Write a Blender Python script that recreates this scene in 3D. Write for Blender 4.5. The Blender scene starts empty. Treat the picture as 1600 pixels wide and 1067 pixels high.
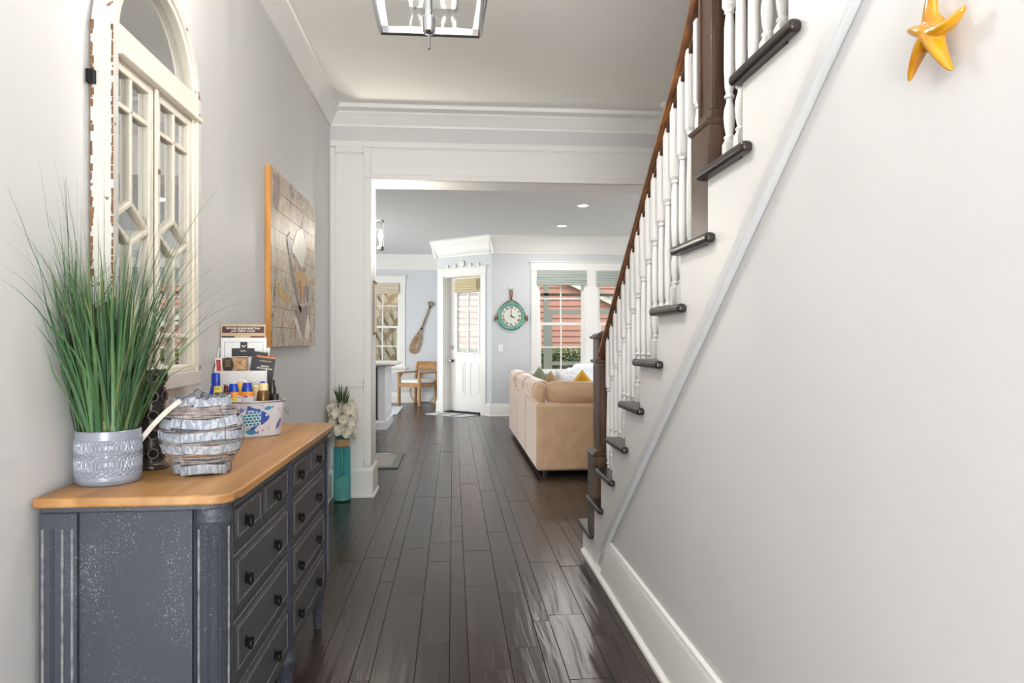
import bpy, bmesh, math, random
from math import sin, cos, pi, radians as R
from mathutils import Vector, Matrix, Euler

scene = bpy.context.scene
COL = scene.collection

# ------------------------------------------------------------------ camera
cam_data = bpy.data.cameras.new('camera')
cam_data.sensor_width = 36.0
cam_data.lens = 36.0 * 1100.0 / 1600.0
cam_data.clip_start = 0.02
camera = bpy.data.objects.new('camera', cam_data)
camera.location = (0, 0, 1.22)
camera.rotation_euler = (R(90), 0, -math.atan(92 / 1100.0))
COL.objects.link(camera)
scene.camera = camera

# ------------------------------------------------------------------ world, daylight, exposure
world = bpy.data.worlds.new('sky')
scene.world = world
world.use_nodes = True
wn = world.node_tree.nodes
wn['Background'].inputs['Color'].default_value = (0.90, 0.95, 1.0, 1)
wn['Background'].inputs['Strength'].default_value = 2.0

def light(name, kind, energy, loc, rot=(0, 0, 0), color=(1, 1, 1), size=None, size_y=None, parent=None, radius=None, spread=None, spot=None, blend=.5):
    d = bpy.data.lights.new(name, kind)
    d.energy = energy
    d.color = color
    if size is not None:
        d.size = size
        if size_y is not None:
            d.shape = 'RECTANGLE'
            d.size_y = size_y
    if radius is not None:
        d.shadow_soft_size = radius
    if spread is not None:
        d.spread = spread
    if spot is not None:
        d.spot_size = spot
        d.spot_blend = blend
    o = bpy.data.objects.new(name, d)
    o.location = loc
    o.rotation_euler = rot
    COL.objects.link(o)
    if parent is not None:
        o.parent = parent
    return o

sun = light('sun', 'SUN', 2.2, (0, -5, 12), (R(36), 0, R(-40)), (1, .95, .88))
sun.data.angle = R(6)
DAY = (1.0, 0.99, 0.97)
# added area lamps for daylight at the unseen entrance, dining doors and side windows
light('entrance_fill', 'AREA', 215, (-.05, -3.1, 1.0), (R(128), 0, 0), DAY, 1.55, 2.0)  # added lamp, set low and tipped up to brighten the hall ceiling
light('daylight_dining_doors', 'AREA', 125, (-4.1, 10.6, 1.35), (R(90), 0, R(-90)), DAY, 3.4, 2.2)
light('living_side_fill', 'AREA', 45, (5.1, 8.6, 1.5), (R(90), 0, R(90)), DAY, 3.6, 1.8)  # added to brighten the far room; no such windows are in view

vs = scene.view_settings
vs.view_transform = 'Standard'
vs.look = 'None'
vs.exposure = 0.37
vs.gamma = 1.0
vs.use_curve_mapping = False
scene.cycles.max_bounces = 8
scene.cycles.diffuse_bounces = 5
scene.cycles.glossy_bounces = 4
scene.cycles.transparent_max_bounces = 12
scene.cycles.caustics_reflective = False
scene.cycles.caustics_refractive = False

# ------------------------------------------------------------------ materials
def srgb(r, g, b):
    f = lambda c: (c / 12.92) if c <= .04045 else ((c + .055) / 1.055) ** 2.4
    return (f(r / 255.), f(g / 255.), f(b / 255.))

MATS = {}
def M(name, rgb, rough=.5, metal=0., var=.05, vscale=6., bump=0., bscale=60., spec=.5, coat=0., sheen=0., stretch=(1, 1, 1), rgb2=None, alpha=None, emit=0., trans=0., rough_var=0., sheen_tint=None, coords='Object', detail=4., bdist=.01):
    m = bpy.data.materials.new(name)
    m.use_nodes = True
    nt = m.node_tree
    n, l = nt.nodes, nt.links
    b = n['Principled BSDF']
    c = srgb(*rgb)
    tc = n.new('ShaderNodeTexCoord')
    mp = n.new('ShaderNodeMapping')
    mp.inputs['Scale'].default_value = stretch
    l.new(tc.outputs[coords], mp.inputs['Vector'])
    ns = n.new('ShaderNodeTexNoise')
    ns.inputs['Scale'].default_value = vscale
    ns.inputs['Detail'].default_value = detail
    l.new(mp.outputs[0], ns.inputs['Vector'])
    rp = n.new('ShaderNodeValToRGB')
    rp.color_ramp.elements[0].position = .3
    rp.color_ramp.elements[1].position = .7
    if rgb2 is not None:
        c1, c2 = c, srgb(*rgb2)
    else:
        c1 = tuple(max(0, x * (1 - var)) for x in c)
        c2 = tuple(min(1, x * (1 + var)) for x in c)
    rp.color_ramp.elements[0].color = (*c1, 1)
    rp.color_ramp.elements[1].color = (*c2, 1)
    l.new(ns.outputs['Fac'], rp.inputs['Fac'])
    l.new(rp.outputs['Color'], b.inputs['Base Color'])
    b.inputs['Roughness'].default_value = rough
    b.inputs['Metallic'].default_value = metal
    b.inputs['Specular IOR Level'].default_value = spec
    b.inputs['Coat Weight'].default_value = coat
    b.inputs['Sheen Weight'].default_value = sheen
    if sheen_tint:
        b.inputs['Sheen Tint'].default_value = (*srgb(*sheen_tint), 1)
    b.inputs['Transmission Weight'].default_value = trans
    if emit:
        b.inputs['Emission Color'].default_value = (*c, 1)
        b.inputs['Emission Strength'].default_value = emit
    if bump:
        bn = n.new('ShaderNodeTexNoise')
        bn.inputs['Scale'].default_value = bscale
        bn.inputs['Detail'].default_value = 5
        l.new(mp.outputs[0], bn.inputs['Vector'])
        bp = n.new('ShaderNodeBump')
        bp.inputs['Strength'].default_value = bump
        bp.inputs['Distance'].default_value = bdist
        l.new(bn.outputs['Fac'], bp.inputs['Height'])
        l.new(bp.outputs['Normal'], b.inputs['Normal'])
    MATS[name] = m
    return m

def glass(name, tint=(255, 255, 255), refl=.08, rough=.0, k=.3):
    m = bpy.data.materials.new(name)
    m.use_nodes = True
    n, l = m.node_tree.nodes, m.node_tree.links
    n.remove(n['Principled BSDF'])
    out = n['Material Output']
    tr = n.new('ShaderNodeBsdfTransparent')
    tr.inputs[0].default_value = (*srgb(*tint), 1)
    gl = n.new('ShaderNodeBsdfGlossy')
    gl.inputs['Roughness'].default_value = rough
    lw = n.new('ShaderNodeLayerWeight')
    lw.inputs['Blend'].default_value = .25
    ml = n.new('ShaderNodeMath'); ml.operation = 'MULTIPLY_ADD'
    ml.inputs[1].default_value = k
    ml.inputs[2].default_value = refl * .4
    l.new(lw.outputs['Fresnel'], ml.inputs[0])
    mx = n.new('ShaderNodeMixShader')
    l.new(ml.outputs[0], mx.inputs[0])
    l.new(tr.outputs[0], mx.inputs[1])
    l.new(gl.outputs[0], mx.inputs[2])
    l.new(mx.outputs[0], out.inputs['Surface'])
    MATS[name] = m
    return m

def wood(name, a, b_, axis='Y', scale=1., rough=.45, bump=.15, coat=0., rnd=0., spec=.5, worn=None):
    """long grain along one axis; rnd: tint and pattern vary from board to board"""
    m = bpy.data.materials.new(name)
    m.use_nodes = True
    n, l = m.node_tree.nodes, m.node_tree.links
    bs = n['Principled BSDF']
    tc = n.new('ShaderNodeTexCoord')
    oi = n.new('ShaderNodeObjectInfo')
    ge = n.new('ShaderNodeNewGeometry')
    add = n.new('ShaderNodeMath'); add.operation = 'ADD'
    l.new(oi.outputs['Random'], add.inputs[0])
    l.new(ge.outputs['Random Per Island'], add.inputs[1])
    off = n.new('ShaderNodeVectorMath'); off.operation = 'SCALE'
    off.inputs[0].default_value = (37, 53, 71)
    l.new(add.outputs[0], off.inputs['Scale'])
    va = n.new('ShaderNodeVectorMath'); va.operation = 'ADD'
    l.new(tc.outputs['Object'], va.inputs[0])
    if rnd:
        l.new(off.outputs[0], va.inputs[1])
    mp = n.new('ShaderNodeMapping')
    s = {'X': (2, 22, 22), 'Y': (22, 2, 22), 'Z': (22, 22, 2)}[axis]
    mp.inputs['Scale'].default_value = tuple(k * scale for k in s)
    l.new(va.outputs[0], mp.inputs['Vector'])
    n1 = n.new('ShaderNodeTexNoise')
    n1.inputs['Scale'].default_value = 1.0
    n1.inputs['Detail'].default_value = 6
    n1.inputs['Distortion'].default_value = .6
    l.new(mp.outputs[0], n1.inputs['Vector'])
    rp = n.new('ShaderNodeValToRGB')
    rp.color_ramp.elements[0].position = .3
    rp.color_ramp.elements[1].position = .72
    rp.color_ramp.elements[0].color = (*srgb(*a), 1)
    rp.color_ramp.elements[1].color = (*srgb(*b_), 1)
    l.new(n1.outputs['Fac'], rp.inputs['Fac'])
    last = rp.outputs['Color']
    if rnd:
        fr = n.new('ShaderNodeMath'); fr.operation = 'FRACT'
        l.new(add.outputs[0], fr.inputs[0])
        mr = n.new('ShaderNodeMapRange')
        mr.inputs['To Min'].default_value = 1 - rnd
        mr.inputs['To Max'].default_value = 1 + rnd
        l.new(fr.outputs[0], mr.inputs['Value'])
        hs = n.new('ShaderNodeHueSaturation')
        l.new(mr.outputs[0], hs.inputs['Value'])
        l.new(last, hs.inputs['Color'])
        last = hs.outputs['Color']
    if worn:
        nw = n.new('ShaderNodeTexNoise'); nw.inputs['Scale'].default_value = 9; nw.inputs['Detail'].default_value = 8
        l.new(tc.outputs['Object'], nw.inputs['Vector'])
        rw = n.new('ShaderNodeValToRGB')
        rw.color_ramp.elements[0].position = .55; rw.color_ramp.elements[1].position = .68
        l.new(nw.outputs['Fac'], rw.inputs['Fac'])
        mx = n.new('ShaderNodeMixRGB')
        mx.inputs[2].default_value = (*srgb(*worn), 1)
        l.new(rw.outputs['Color'], mx.inputs[0]); l.new(last, mx.inputs[1])
        last = mx.outputs[0]
    l.new(last, bs.inputs['Base Color'])
    bs.inputs['Roughness'].default_value = rough
    bs.inputs['Coat Weight'].default_value = coat
    bs.inputs['Coat Roughness'].default_value = .15
    bs.inputs['Specular IOR Level'].default_value = spec
    bp = n.new('ShaderNodeBump')
    bp.inputs['Strength'].default_value = bump
    bp.inputs['Distance'].default_value = .004
    l.new(n1.outputs['Fac'], bp.inputs['Height'])
    l.new(bp.outputs['Normal'], bs.inputs['Normal'])
    MATS[name] = m
    return m

def speckle(name, rgb, spot, scale=220., thr=.66, rough=.5, bump=.05, blot=None):
    """painted wood with worn flecks"""
    m = M(name, rgb, rough, var=.07, vscale=5, bump=bump, bscale=80)
    n, l = m.node_tree.nodes, m.node_tree.links
    bs = n['Principled BSDF']
    old = bs.inputs['Base Color'].links[0].from_socket
    tc = n['Texture Coordinate']
    mp = n.new('ShaderNodeMapping'); mp.inputs['Scale'].default_value = (1, 1, .55)
    l.new(tc.outputs['Object'], mp.inputs[0])
    a = n.new('ShaderNodeTexNoise'); a.inputs['Scale'].default_value = scale; a.inputs['Detail'].default_value = 2
    l.new(mp.outputs[0], a.inputs['Vector'])
    c = n.new('ShaderNodeTexNoise'); c.inputs['Scale'].default_value = 9; c.inputs['Detail'].default_value = 3
    l.new(mp.outputs[0], c.inputs['Vector'])
    ad = n.new('ShaderNodeMath'); ad.operation = 'MULTIPLY_ADD'; ad.inputs[1].default_value = .35
    l.new(c.outputs['Fac'], ad.inputs[0]); l.new(a.outputs['Fac'], ad.inputs[2])
    r = n.new('ShaderNodeValToRGB')
    r.color_ramp.elements[0].position = thr + .17; r.color_ramp.elements[1].position = min(.999, thr + .21)
    l.new(ad.outputs[0], r.inputs['Fac'])
    mx = n.new('ShaderNodeMixRGB'); mx.inputs[2].default_value = (*srgb(*spot), 1)
    l.new(r.outputs['Color'], mx.inputs[0]); l.new(old, mx.inputs[1])
    l.new(mx.outputs[0], bs.inputs['Base Color'])
    return m

def emitter(name, rgb, strength):
    m = bpy.data.materials.new(name)
    m.use_nodes = True
    b = m.node_tree.nodes['Principled BSDF']
    b.inputs['Base Color'].default_value = (*srgb(*rgb), 1)
    b.inputs['Emission Color'].default_value = (*srgb(*rgb), 1)
    b.inputs['Emission Strength'].default_value = strength
    MATS[name] = m
    return m

M('wall', (217, 216, 216), .55, var=.012, vscale=2, bump=.02, bscale=180)
M('wall_far', (214, 217, 221), .6, var=.012, vscale=2, bump=.02, bscale=180)
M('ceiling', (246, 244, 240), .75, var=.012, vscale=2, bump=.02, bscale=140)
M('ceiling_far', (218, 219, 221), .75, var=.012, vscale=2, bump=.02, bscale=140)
M('trim', (240, 239, 236), .38, var=.012, vscale=3)
M('stair_white', (232, 231, 229), .38, var=.012, vscale=3)
M('stair_trim', (206, 208, 210), .42, var=.02, vscale=3)
M('subfloor', (30, 26, 25), .8, var=.1)
wood('plank', (40, 32, 29), (64, 53, 48), 'Y', .9, rough=.24, bump=.8, rnd=.2, spec=.32)
wood('tread', (27, 22, 21), (48, 40, 38), 'Y', 1., rough=.28, bump=.1)
wood('newel', (60, 42, 33), (98, 72, 56), 'Z', 1., rough=.35, bump=.12)
wood('rail', (72, 46, 28), (128, 82, 46), 'Y', 1., rough=.3, bump=.1, coat=.3)
wood('teak', (158, 116, 74), (196, 152, 104), 'Z', 1., rough=.5, bump=.1)
wood('oar_wood', (120, 98, 78), (176, 148, 116), 'Z', 2., rough=.6, bump=.2, worn=(196, 180, 158))
wood('dresser_top', (152, 107, 60), (188, 142, 88), 'Y', .8, rough=.42, bump=.08)
wood('dresser_edge', (150, 122, 96), (196, 164, 128), 'X', .8, rough=.5, bump=.1)
wood('pine', (186, 122, 56), (224, 162, 86), 'Z', .9, rough=.5, bump=.1)
wood('cork', (176, 138, 92), (204, 168, 120), 'Z', 3., rough=.8, bump=.3)
M('chrome', (205, 207, 212), .16, metal=1., var=.03)
M('nickel', (150, 150, 152), .25, metal=1., var=.05)
M('black_iron', (24, 23, 24), .45, metal=.6, var=.1)
M('white_metal', (236, 236, 234), .4, var=.02)
M('white_plastic', (240, 240, 238), .35, var=.02)
M('dark_gap', (16, 15, 15), .8, var=.1)
glass('pane_glass', (246, 250, 250), .08)
glass('clear_glass', (250, 252, 252), .1)
glass('lantern_glass', (252, 253, 253), .004, .02, .03)

# ------------------------------------------------------------------ mesh helpers
def wloc(o):
    p = Vector((0, 0, 0))
    while o is not None:
        p += o.location
        o = o.parent
    return p

class MB:
    def __init__(self):
        self.v, self.f = [], []
        self.T = None
    def add(self, vs, fs):
        k = len(self.v)
        if self.T is not None:
            vs = [tuple(self.T @ Vector(p)) for p in vs]
        self.v += [tuple(p) for p in vs]
        self.f += [tuple(i + k for i in f) for f in fs]
        return self
    def box(self, x0, x1, y0, y1, z0, z1):
        return self.add([(x0, y0, z0), (x1, y0, z0), (x1, y1, z0), (x0, y1, z0), (x0, y0, z1), (x1, y0, z1), (x1, y1, z1), (x0, y1, z1)],
                        [(0, 3, 2, 1), (4, 5, 6, 7), (0, 1, 5, 4), (1, 2, 6, 5), (2, 3, 7, 6), (3, 0, 4, 7)])
    def prism(self, pts, axis, a, b):
        n = len(pts)
        def at(p, t):
            return {'x': (t, p[0], p[1]), 'y': (p[0], t, p[1]), 'z': (p[0], p[1], t)}[axis]
        vs = [at(p, a) for p in pts] + [at(p, b) for p in pts]
        fs = [tuple(range(n))[::-1], tuple(range(n, 2 * n))] + [(i, (i + 1) % n, n + (i + 1) % n, n + i) for i in range(n)]
        return self.add(vs, fs)
    def lathe(self, prof, c=(0, 0, 0), seg=24, axis='z', sx=1., sy=1., cap=True):
        n = len(prof)
        vs, fs = [], []
        for i, (r, z) in enumerate(prof):
            for k in range(seg):
                t = 2 * pi * k / seg
                x, y = r * cos(t) * sx, r * sin(t) * sy
                p = {'z': (x, y, z), 'x': (z, x, y), 'y': (x, z, y)}[axis]
                vs.append((c[0] + p[0], c[1] + p[1], c[2] + p[2]))
        for i in range(n - 1):
            for k in range(seg):
                a, b = i * seg + k, i * seg + (k + 1) % seg
                fs.append((a, b, b + seg, a + seg))
        if cap:
            fs.append(tuple(range(seg))[::-1])
            fs.append(tuple(range((n - 1) * seg, n * seg)))
        return self.add(vs, fs)
    def tube(self, pts, r, seg=8, closed=False, flat=1.):
        pts = [Vector(p) for p in pts]
        n = len(pts)
        rs = r if isinstance(r, (list, tuple)) else [r] * n
        vs, fs = [], []
        up = Vector((0, 0, 1))
        prev = None
        for i, p in enumerate(pts):
            if closed:
                d = pts[(i + 1) % n] - pts[i - 1]
            else:
                d = pts[min(i + 1, n - 1)] - pts[max(i - 1, 0)]
            d.normalize()
            if prev is None:
                ref = up if abs(d.z) < .95 else Vector((1, 0, 0))
                u = d.cross(ref).normalized()
            else:
                u = (prev - d * prev.dot(d))
                u = u.normalized() if u.length > 1e-6 else d.cross(up).normalized()
            prev = u
            w = d.cross(u)
            for k in range(seg):
                t = 2 * pi * k / seg
                vs.append(tuple(p + u * (cos(t) * rs[i]) + w * (sin(t) * rs[i] * flat)))
        m = n if closed else n - 1
        for i in range(m):
            j = (i + 1) % n
            for k in range(seg):
                fs.append((i * seg + k, i * seg + (k + 1) % seg, j * seg + (k + 1) % seg, j * seg + k))
        if not closed:
            fs.append(tuple(range(seg))[::-1])
            fs.append(tuple(range((n - 1) * seg, n * seg)))
        return self.add(vs, fs)
    def sphere(self, c, r, seg=12, rings=8, e=1.):
        if not isinstance(r, (tuple, list)):
            r = (r, r, r)
        sg = lambda v: (1 if v >= 0 else -1) * abs(v) ** e
        vs, fs = [], []
        vs.append((c[0], c[1], c[2] - r[2]))
        for i in range(1, rings):
            ph = -pi / 2 + pi * i / rings
            for k in range(seg):
                t = 2 * pi * k / seg
                vs.append((c[0] + r[0] * sg(cos(ph)) * sg(cos(t)), c[1] + r[1] * sg(cos(ph)) * sg(sin(t)), c[2] + r[2] * sg(sin(ph))))
        vs.append((c[0], c[1], c[2] + r[2]))
        L = len(vs) - 1
        for k in range(seg):
            fs.append((0, 1 + (k + 1) % seg, 1 + k))
            fs.append((L, L - seg + k, L - seg + (k + 1) % seg))
        for i in range(rings - 2):
            for k in range(seg):
                a, b = 1 + i * seg + k, 1 + i * seg + (k + 1) % seg
                fs.append((a, b, b + seg, a + seg))
        return self.add(vs, fs)
    def grid(self, fn, nu, nv, closed_u=False):
        vs = [fn(i / (nu if closed_u else nu - 1), j / (nv - 1)) for j in range(nv) for i in range(nu)]
        fs = []
        for j in range(nv - 1):
            for i in range(nu if closed_u else nu - 1):
                a, b = j * nu + i, j * nu + (i + 1) % nu
                fs.append((a, b, b + nu, a + nu))
        return self.add(vs, fs)
    def mesh(self, name, smooth=None):
        me = bpy.data.meshes.new(name)
        me.from_pydata(self.v, [], self.f)
        me.validate()
        bm = bmesh.new(); bm.from_mesh(me)
        bmesh.ops.recalc_face_normals(bm, faces=bm.faces)
        bm.to_mesh(me); bm.free()
        if smooth is not None:
            me.polygons.foreach_set('use_smooth', [True] * len(me.polygons))
            if smooth < 180:
                me.set_sharp_from_angle(angle=R(smooth))
        return me
    def build(self, name, mat, parent=None, smooth=None, bevel=0., seg=2, sub=0, local=False, label=None, solid=0.):
        """one mesh object; vertices are given in world space unless local"""
        if parent is not None and not local:
            o = wloc(parent)
            self.v = [(p[0] - o.x, p[1] - o.y, p[2] - o.z) for p in self.v]
        loc = None
        if parent is None and not local:
            xs, ys, zs = zip(*self.v)
            loc = ((min(xs) + max(xs)) / 2, (min(ys) + max(ys)) / 2, min(zs))
            self.v = [(p[0] - loc[0], p[1] - loc[1], p[2] - loc[2]) for p in self.v]
        ob = bpy.data.objects.new(name, self.mesh(name, smooth))
        if loc:
            ob.location = loc
        COL.objects.link(ob)
        ob.parent = parent
        ob.data.materials.append(MATS[mat])
        if solid:
            md = ob.modifiers.new('solid', 'SOLIDIFY'); md.thickness = solid; md.offset = 0
        if bevel:
            md = ob.modifiers.new('bevel', 'BEVEL'); md.width = bevel; md.segments = seg; md.limit_method = 'ANGLE'; md.angle_limit = R(40)
            if smooth is None:
                ob.data.polygons.foreach_set('use_smooth', [True] * len(ob.data.polygons))
                md.harden_normals = True
        if sub:
            md = ob.modifiers.new('sub', 'SUBSURF'); md.levels = sub; md.render_levels = sub
        if label:
            ob['label'] = label
        return ob

def tag(o, label=None, cat=None, group=None, kind=None):
    for k, v in (('label', label), ('category', cat), ('group', group), ('kind', kind)):
        if v:
            o[k] = v
    return o

def thing(name, loc, label, cat, group=None, rz=0, kind=None):
    o = bpy.data.objects.new(name, None)
    o.empty_display_size = .1
    o.location = loc
    o.rotation_euler = (0, 0, rz)
    COL.objects.link(o)
    return tag(o, label, cat, group, kind)

def struct(o):
    o['kind'] = 'structure'
    return o

def sroot(name, loc=(0, 0, 0), rz=0, label=None):
    o = bpy.data.objects.new(name, None)
    o.location = loc
    o.rotation_euler = (0, 0, rz)
    COL.objects.link(o)
    o['kind'] = 'structure'
    if label:
        o['label'] = label
    return o

def share(ob, name, parent, loc=(0, 0, 0), rot=(0, 0, 0), scale=None):
    """another object on the same mesh"""
    o = bpy.data.objects.new(name, ob.data)
    COL.objects.link(o)
    o.parent = parent
    o.location = loc
    o.rotation_euler = rot
    if scale:
        o.scale = scale
    for md in ob.modifiers:
        if md.type == 'BEVEL':
            m2 = o.modifiers.new(md.name, 'BEVEL'); m2.width = md.width; m2.segments = md.segments; m2.limit_method = 'ANGLE'; m2.harden_normals = md.harden_normals
    return o

def text_mesh(body, size, mat, parent, loc, rot, name='lettering', align='CENTER', extrude=.0002, bold=0., sx=1.):
    cu = bpy.data.curves.new('text', 'FONT')
    cu.body = body; cu.size = size; cu.align_x = align; cu.align_y = 'CENTER'; cu.extrude = extrude; cu.offset = bold
    cu.resolution_u = 2
    tmp = bpy.data.objects.new('text', cu)
    COL.objects.link(tmp)
    dg = bpy.context.evaluated_depsgraph_get(); dg.update()
    me = bpy.data.meshes.new_from_object(tmp.evaluated_get(dg))
    bpy.data.objects.remove(tmp)
    me.name = name
    o = bpy.data.objects.new(name, me)
    COL.objects.link(o)
    o.parent = parent
    o.location = loc; o.rotation_euler = rot; o.scale = (sx, 1, 1)
    me.materials.clear(); me.materials.append(MATS[mat])
    return o
# ================================================================== THE SETTING
ZC = 3.05      # hall ceiling
ZF = 2.95      # far room ceiling
XL, XR, XS = -.96, .775, 1.95
YB, YO, YO2 = -3.2, 5.6, 5.93
rng = random.Random(7)

# ---- floor: sub-floor with planks of three widths
floor = struct(MB().box(-4.4, 5.4, YB - .1, 14.5, -.08, -.008).build('floor', 'subfloor'))
def plank_mb(mb, x0, x1, y0, y1, dz=0.):
    g, c, t = .0006, .0014, dz
    a0, a1, b0, b1 = x0 + g, x1 - g, y0 + g, y1 - g
    mb.add([(a0, b0, -.008), (a1, b0, -.008), (a1, b1, -.008), (a0, b1, -.008),
            (a0, b0, t - c), (a1, b0, t - c), (a1, b1, t - c), (a0, b1, t - c),
            (a0 + c, b0 + c, t), (a1 - c, b0 + c, t), (a1 - c, b1 - c, t), (a0 + c, b1 - c, t)],
           [(8, 9, 10, 11), (4, 5, 9, 8), (5, 6, 10, 9), (6, 7, 11, 10), (7, 4, 8, 11), (0, 1, 5, 4), (1, 2, 6, 5), (2, 3, 7, 6), (3, 0, 4, 7)])
cols = []
x, k = -.301 - .36 * 12, 0
W3 = (.16, .127, .073)
while x < 5.4:
    cols.append((x, x + W3[k % 3])); x += W3[k % 3]; k += 1
field = MB()
npl = 0
for (x0, x1) in cols:
    if x1 < -4.3 or x0 > 5.3:
        continue
    y = YB - rng.random() * 1.0
    while y < 14.3:
        ln = rng.choice((.36, .5, .6, .75, .9, 1.05))
        y0, y1 = max(y, YB), min(y + ln, 14.3)
        y += ln
        if y1 - y0 < .05:
            continue
        xm, ym = (x0 + x1) / 2, (y0 + y1) / 2
        seen = (ym > 1.4 and -.92 < xm < .8 and ym < 5.7 and not (xm < -.6 and ym < 2.6)) or (5.7 <= ym < 10.0 and -.75 < xm < .8)
        mb = MB()
        dz = rng.uniform(-.0006, .0006)
        if seen and npl < 290:
            plank_mb(mb, x0, x1, y0, y1, dz)
            mb.build('plank', 'plank', floor)
            npl += 1
        else:
            plank_mb(field, x0, x1, y0, y1, dz)
fo = field.build('plank_field', 'plank', floor)
fo['kind'] = 'stuff'

# ---- walls
def wall(name, mat, *boxes):
    m = MB()
    for b in boxes:
        m.box(*b)
    return struct(m.build(name, mat))

wall('wall_left', 'wall', (XL - .12, XL, YB, YO2, 0, ZC))
# right wall under the stairs follows the pitch of the stairs
PITCH = .1955 / .2555
SK = lambda y: 1.900 - PITCH * (y - 1.294)      # lower line of the stair stringer
struct(MB().prism([(YB, 0), (4.02, 0), (4.02, .02), (1.294 + (1.9 - .16) / PITCH, .16), (1.294 + (1.9 - 3.3) / PITCH, 3.3), (YB, 3.3)], 'x', XR, XR + .1).build('wall_right', 'wall'))
wall('wall_stair', 'wall', (XS, XS + .12, YB, YO2, 0, 5.7))
# entrance wall behind the camera: openings for the door and its side lights
wall('wall_entry', 'wall', (XL - .12, -.86, YB - .15, YB, 0, ZC), (.76, XS + .1, YB - .15, YB, 0, 5.7), (-.86, .76, YB - .15, YB, 2.62, ZC), (XL - .12, .76, YB - .15, YB, ZC, 3.3))
# header wall of the cased opening
wall('wall_opening', 'trim', (XL, -.655, YO + .012, YO2 - .012, 0, ZC), (1.645, XS, YO + .012, YO2 - .012, 0, ZC), (-.655, 1.645, YO + .012, YO2 - .012, 2.505, ZC))
wall('wall_kitchen_front', 'wall_far', (-4.2, XL - .1, YO2 - .15, YO2, 0, ZC), (XS + .1, 5.2, YO2 - .15, YO2, 0, ZC))
wall('wall_dining_side', 'wall_far', (-4.32, -4.2, YO2 - .15, 8.8, 0, ZC), (-4.32, -4.2, 12.4, 14.4, 0, ZC), (-4.32, -4.2, 8.8, 12.4, 2.55, ZC))
wall('wall_living_side', 'wall_far', (5.2, 5.32, YO2 - .15, 6.7, 0, ZC), (5.2, 5.32, 10.5, 11.7, 0, ZC), (5.2, 5.32, 6.7, 10.5, 0, .6), (5.2, 5.32, 6.7, 10.5, 2.42, ZC))
# oar wall with its window opening x -2.07..-1.03, z .69..2.40
wall('wall_oar', 'wall_far', (-4.3, -2.07, 14.2, 14.35, 0, ZC), (-1.045, -.16, 14.2, 14.35, 0, ZC), (-2.07, -1.045, 14.2, 14.35, 0, .69), (-2.07, -1.045, 14.2, 14.35, 2.40, ZC))
wall('wall_dining_return', 'wall_far', (-.28, -.16, 12.32, 14.22, 0, ZC))
# window wall of the living room: three sashes
wall('wall_window', 'wall_far', (.626, 1.375, 11.5, 11.65, 0, ZC), (1.375, 4.15, 11.5, 11.65, 0, .69), (1.375, 4.15, 11.5, 11.65, 2.40, ZC), (4.15, 5.32, 11.5, 11.65, 0, ZC),
     (2.185, 2.375, 11.5, 11.65, .69, 2.40), (3.185, 3.340, 11.5, 11.65, .69, 2.40))
# angled wall with the patio door, local x along the wall
DA = math.atan2(11.5 - 12.32, .626 + .28)
DL = math.hypot(.906, .82)
dw = sroot('wall_angled', (-.28, 12.32, 0), DA)
m = MB().box(0, .155, 0, .2, 0, ZC).box(1.005, DL, 0, .2, 0, ZC).box(.155, 1.005, 0, .2, 2.335, ZC)
m.build('wall_face', 'wall_far', dw, local=True)

# ---- ceilings
cl = wall('ceiling', 'ceiling', (XL - .1, .76, YB, YO2, ZC, ZC + .12), (.76, XS + .1, 3.3, YO2, ZC, ZC + .12), (.76, XS + .1, YB, .25, ZC, ZC + .12))
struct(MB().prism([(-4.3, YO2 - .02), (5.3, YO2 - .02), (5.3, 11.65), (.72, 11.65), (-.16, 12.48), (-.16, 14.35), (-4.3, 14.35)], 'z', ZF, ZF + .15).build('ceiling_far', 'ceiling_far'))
wall('ceiling_stairwell', 'ceiling', (-1.1, 2.1, YB - .1, 3.4, 5.6, 5.7))
wall('wall_stairwell', 'wall', (.64, .76, YB, 3.3, ZC + .12, 5.6), (.64, XS + .1, 3.3, 3.42, ZC + .12, 5.6))

# ---- crown mouldings, base boards, panelling
def run_y(name, prof, x, y0, y1, sgn, mat='trim'):
    """moulding that runs along Y on a wall at x; prof (d, z), d away from the wall"""
    return struct(MB().prism([(x + sgn * d, z) for d, z in prof], 'y', y0, y1).build(name, mat, smooth=30))
def run_x(name, prof, y, x0, x1, sgn, mat='trim'):
    return struct(MB().prism([(y + sgn * d, z) for d, z in prof], 'x', x0, x1).build(name, mat, smooth=30))
crown = [(0, ZC - .145), (.012, ZC - .145), (.014, ZC - .128), (.022, ZC - .118), (.038, ZC - .085), (.06, ZC - .052), (.078, ZC - .036), (.08, ZC - .026), (.092, ZC - .022), (.092, ZC), (0, ZC)]
crown_o = [(0, ZC - .145), (.012, ZC - .145), (.014, ZC - .128), (.022, ZC - .118), (.038, ZC - .085), (.055, ZC - .062), (.066, ZC - .05), (.068, ZC - .042), (.13, ZC - .03), (.135, ZC - .02), (.135, ZC), (0, ZC)]
run_y('trim_1', crown, XL, YB, YO, 1)
run_x('trim_2', crown_o, YO + .012, XL, XS, -1)
crown_f = [(0, ZF - .29), (.012, ZF - .29), (.016, ZF - .265), (.03, ZF - .25), (.05, ZF - .18), (.085, ZF - .08), (.11, ZF - .04), (.115, ZF - .02), (.13, ZF - .015), (.13, ZF), (0, ZF)]
run_x('trim_3', crown_f, 11.5, .58, 5.2, -1)
run_x('trim_4', crown_f, 14.2, -4.2, -.28, -1)
run_y('trim_5', crown_f, -.28, 12.27, 14.2, -1)
t6 = sroot('trim_6', (-.28, 12.32, 0), DA)
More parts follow.
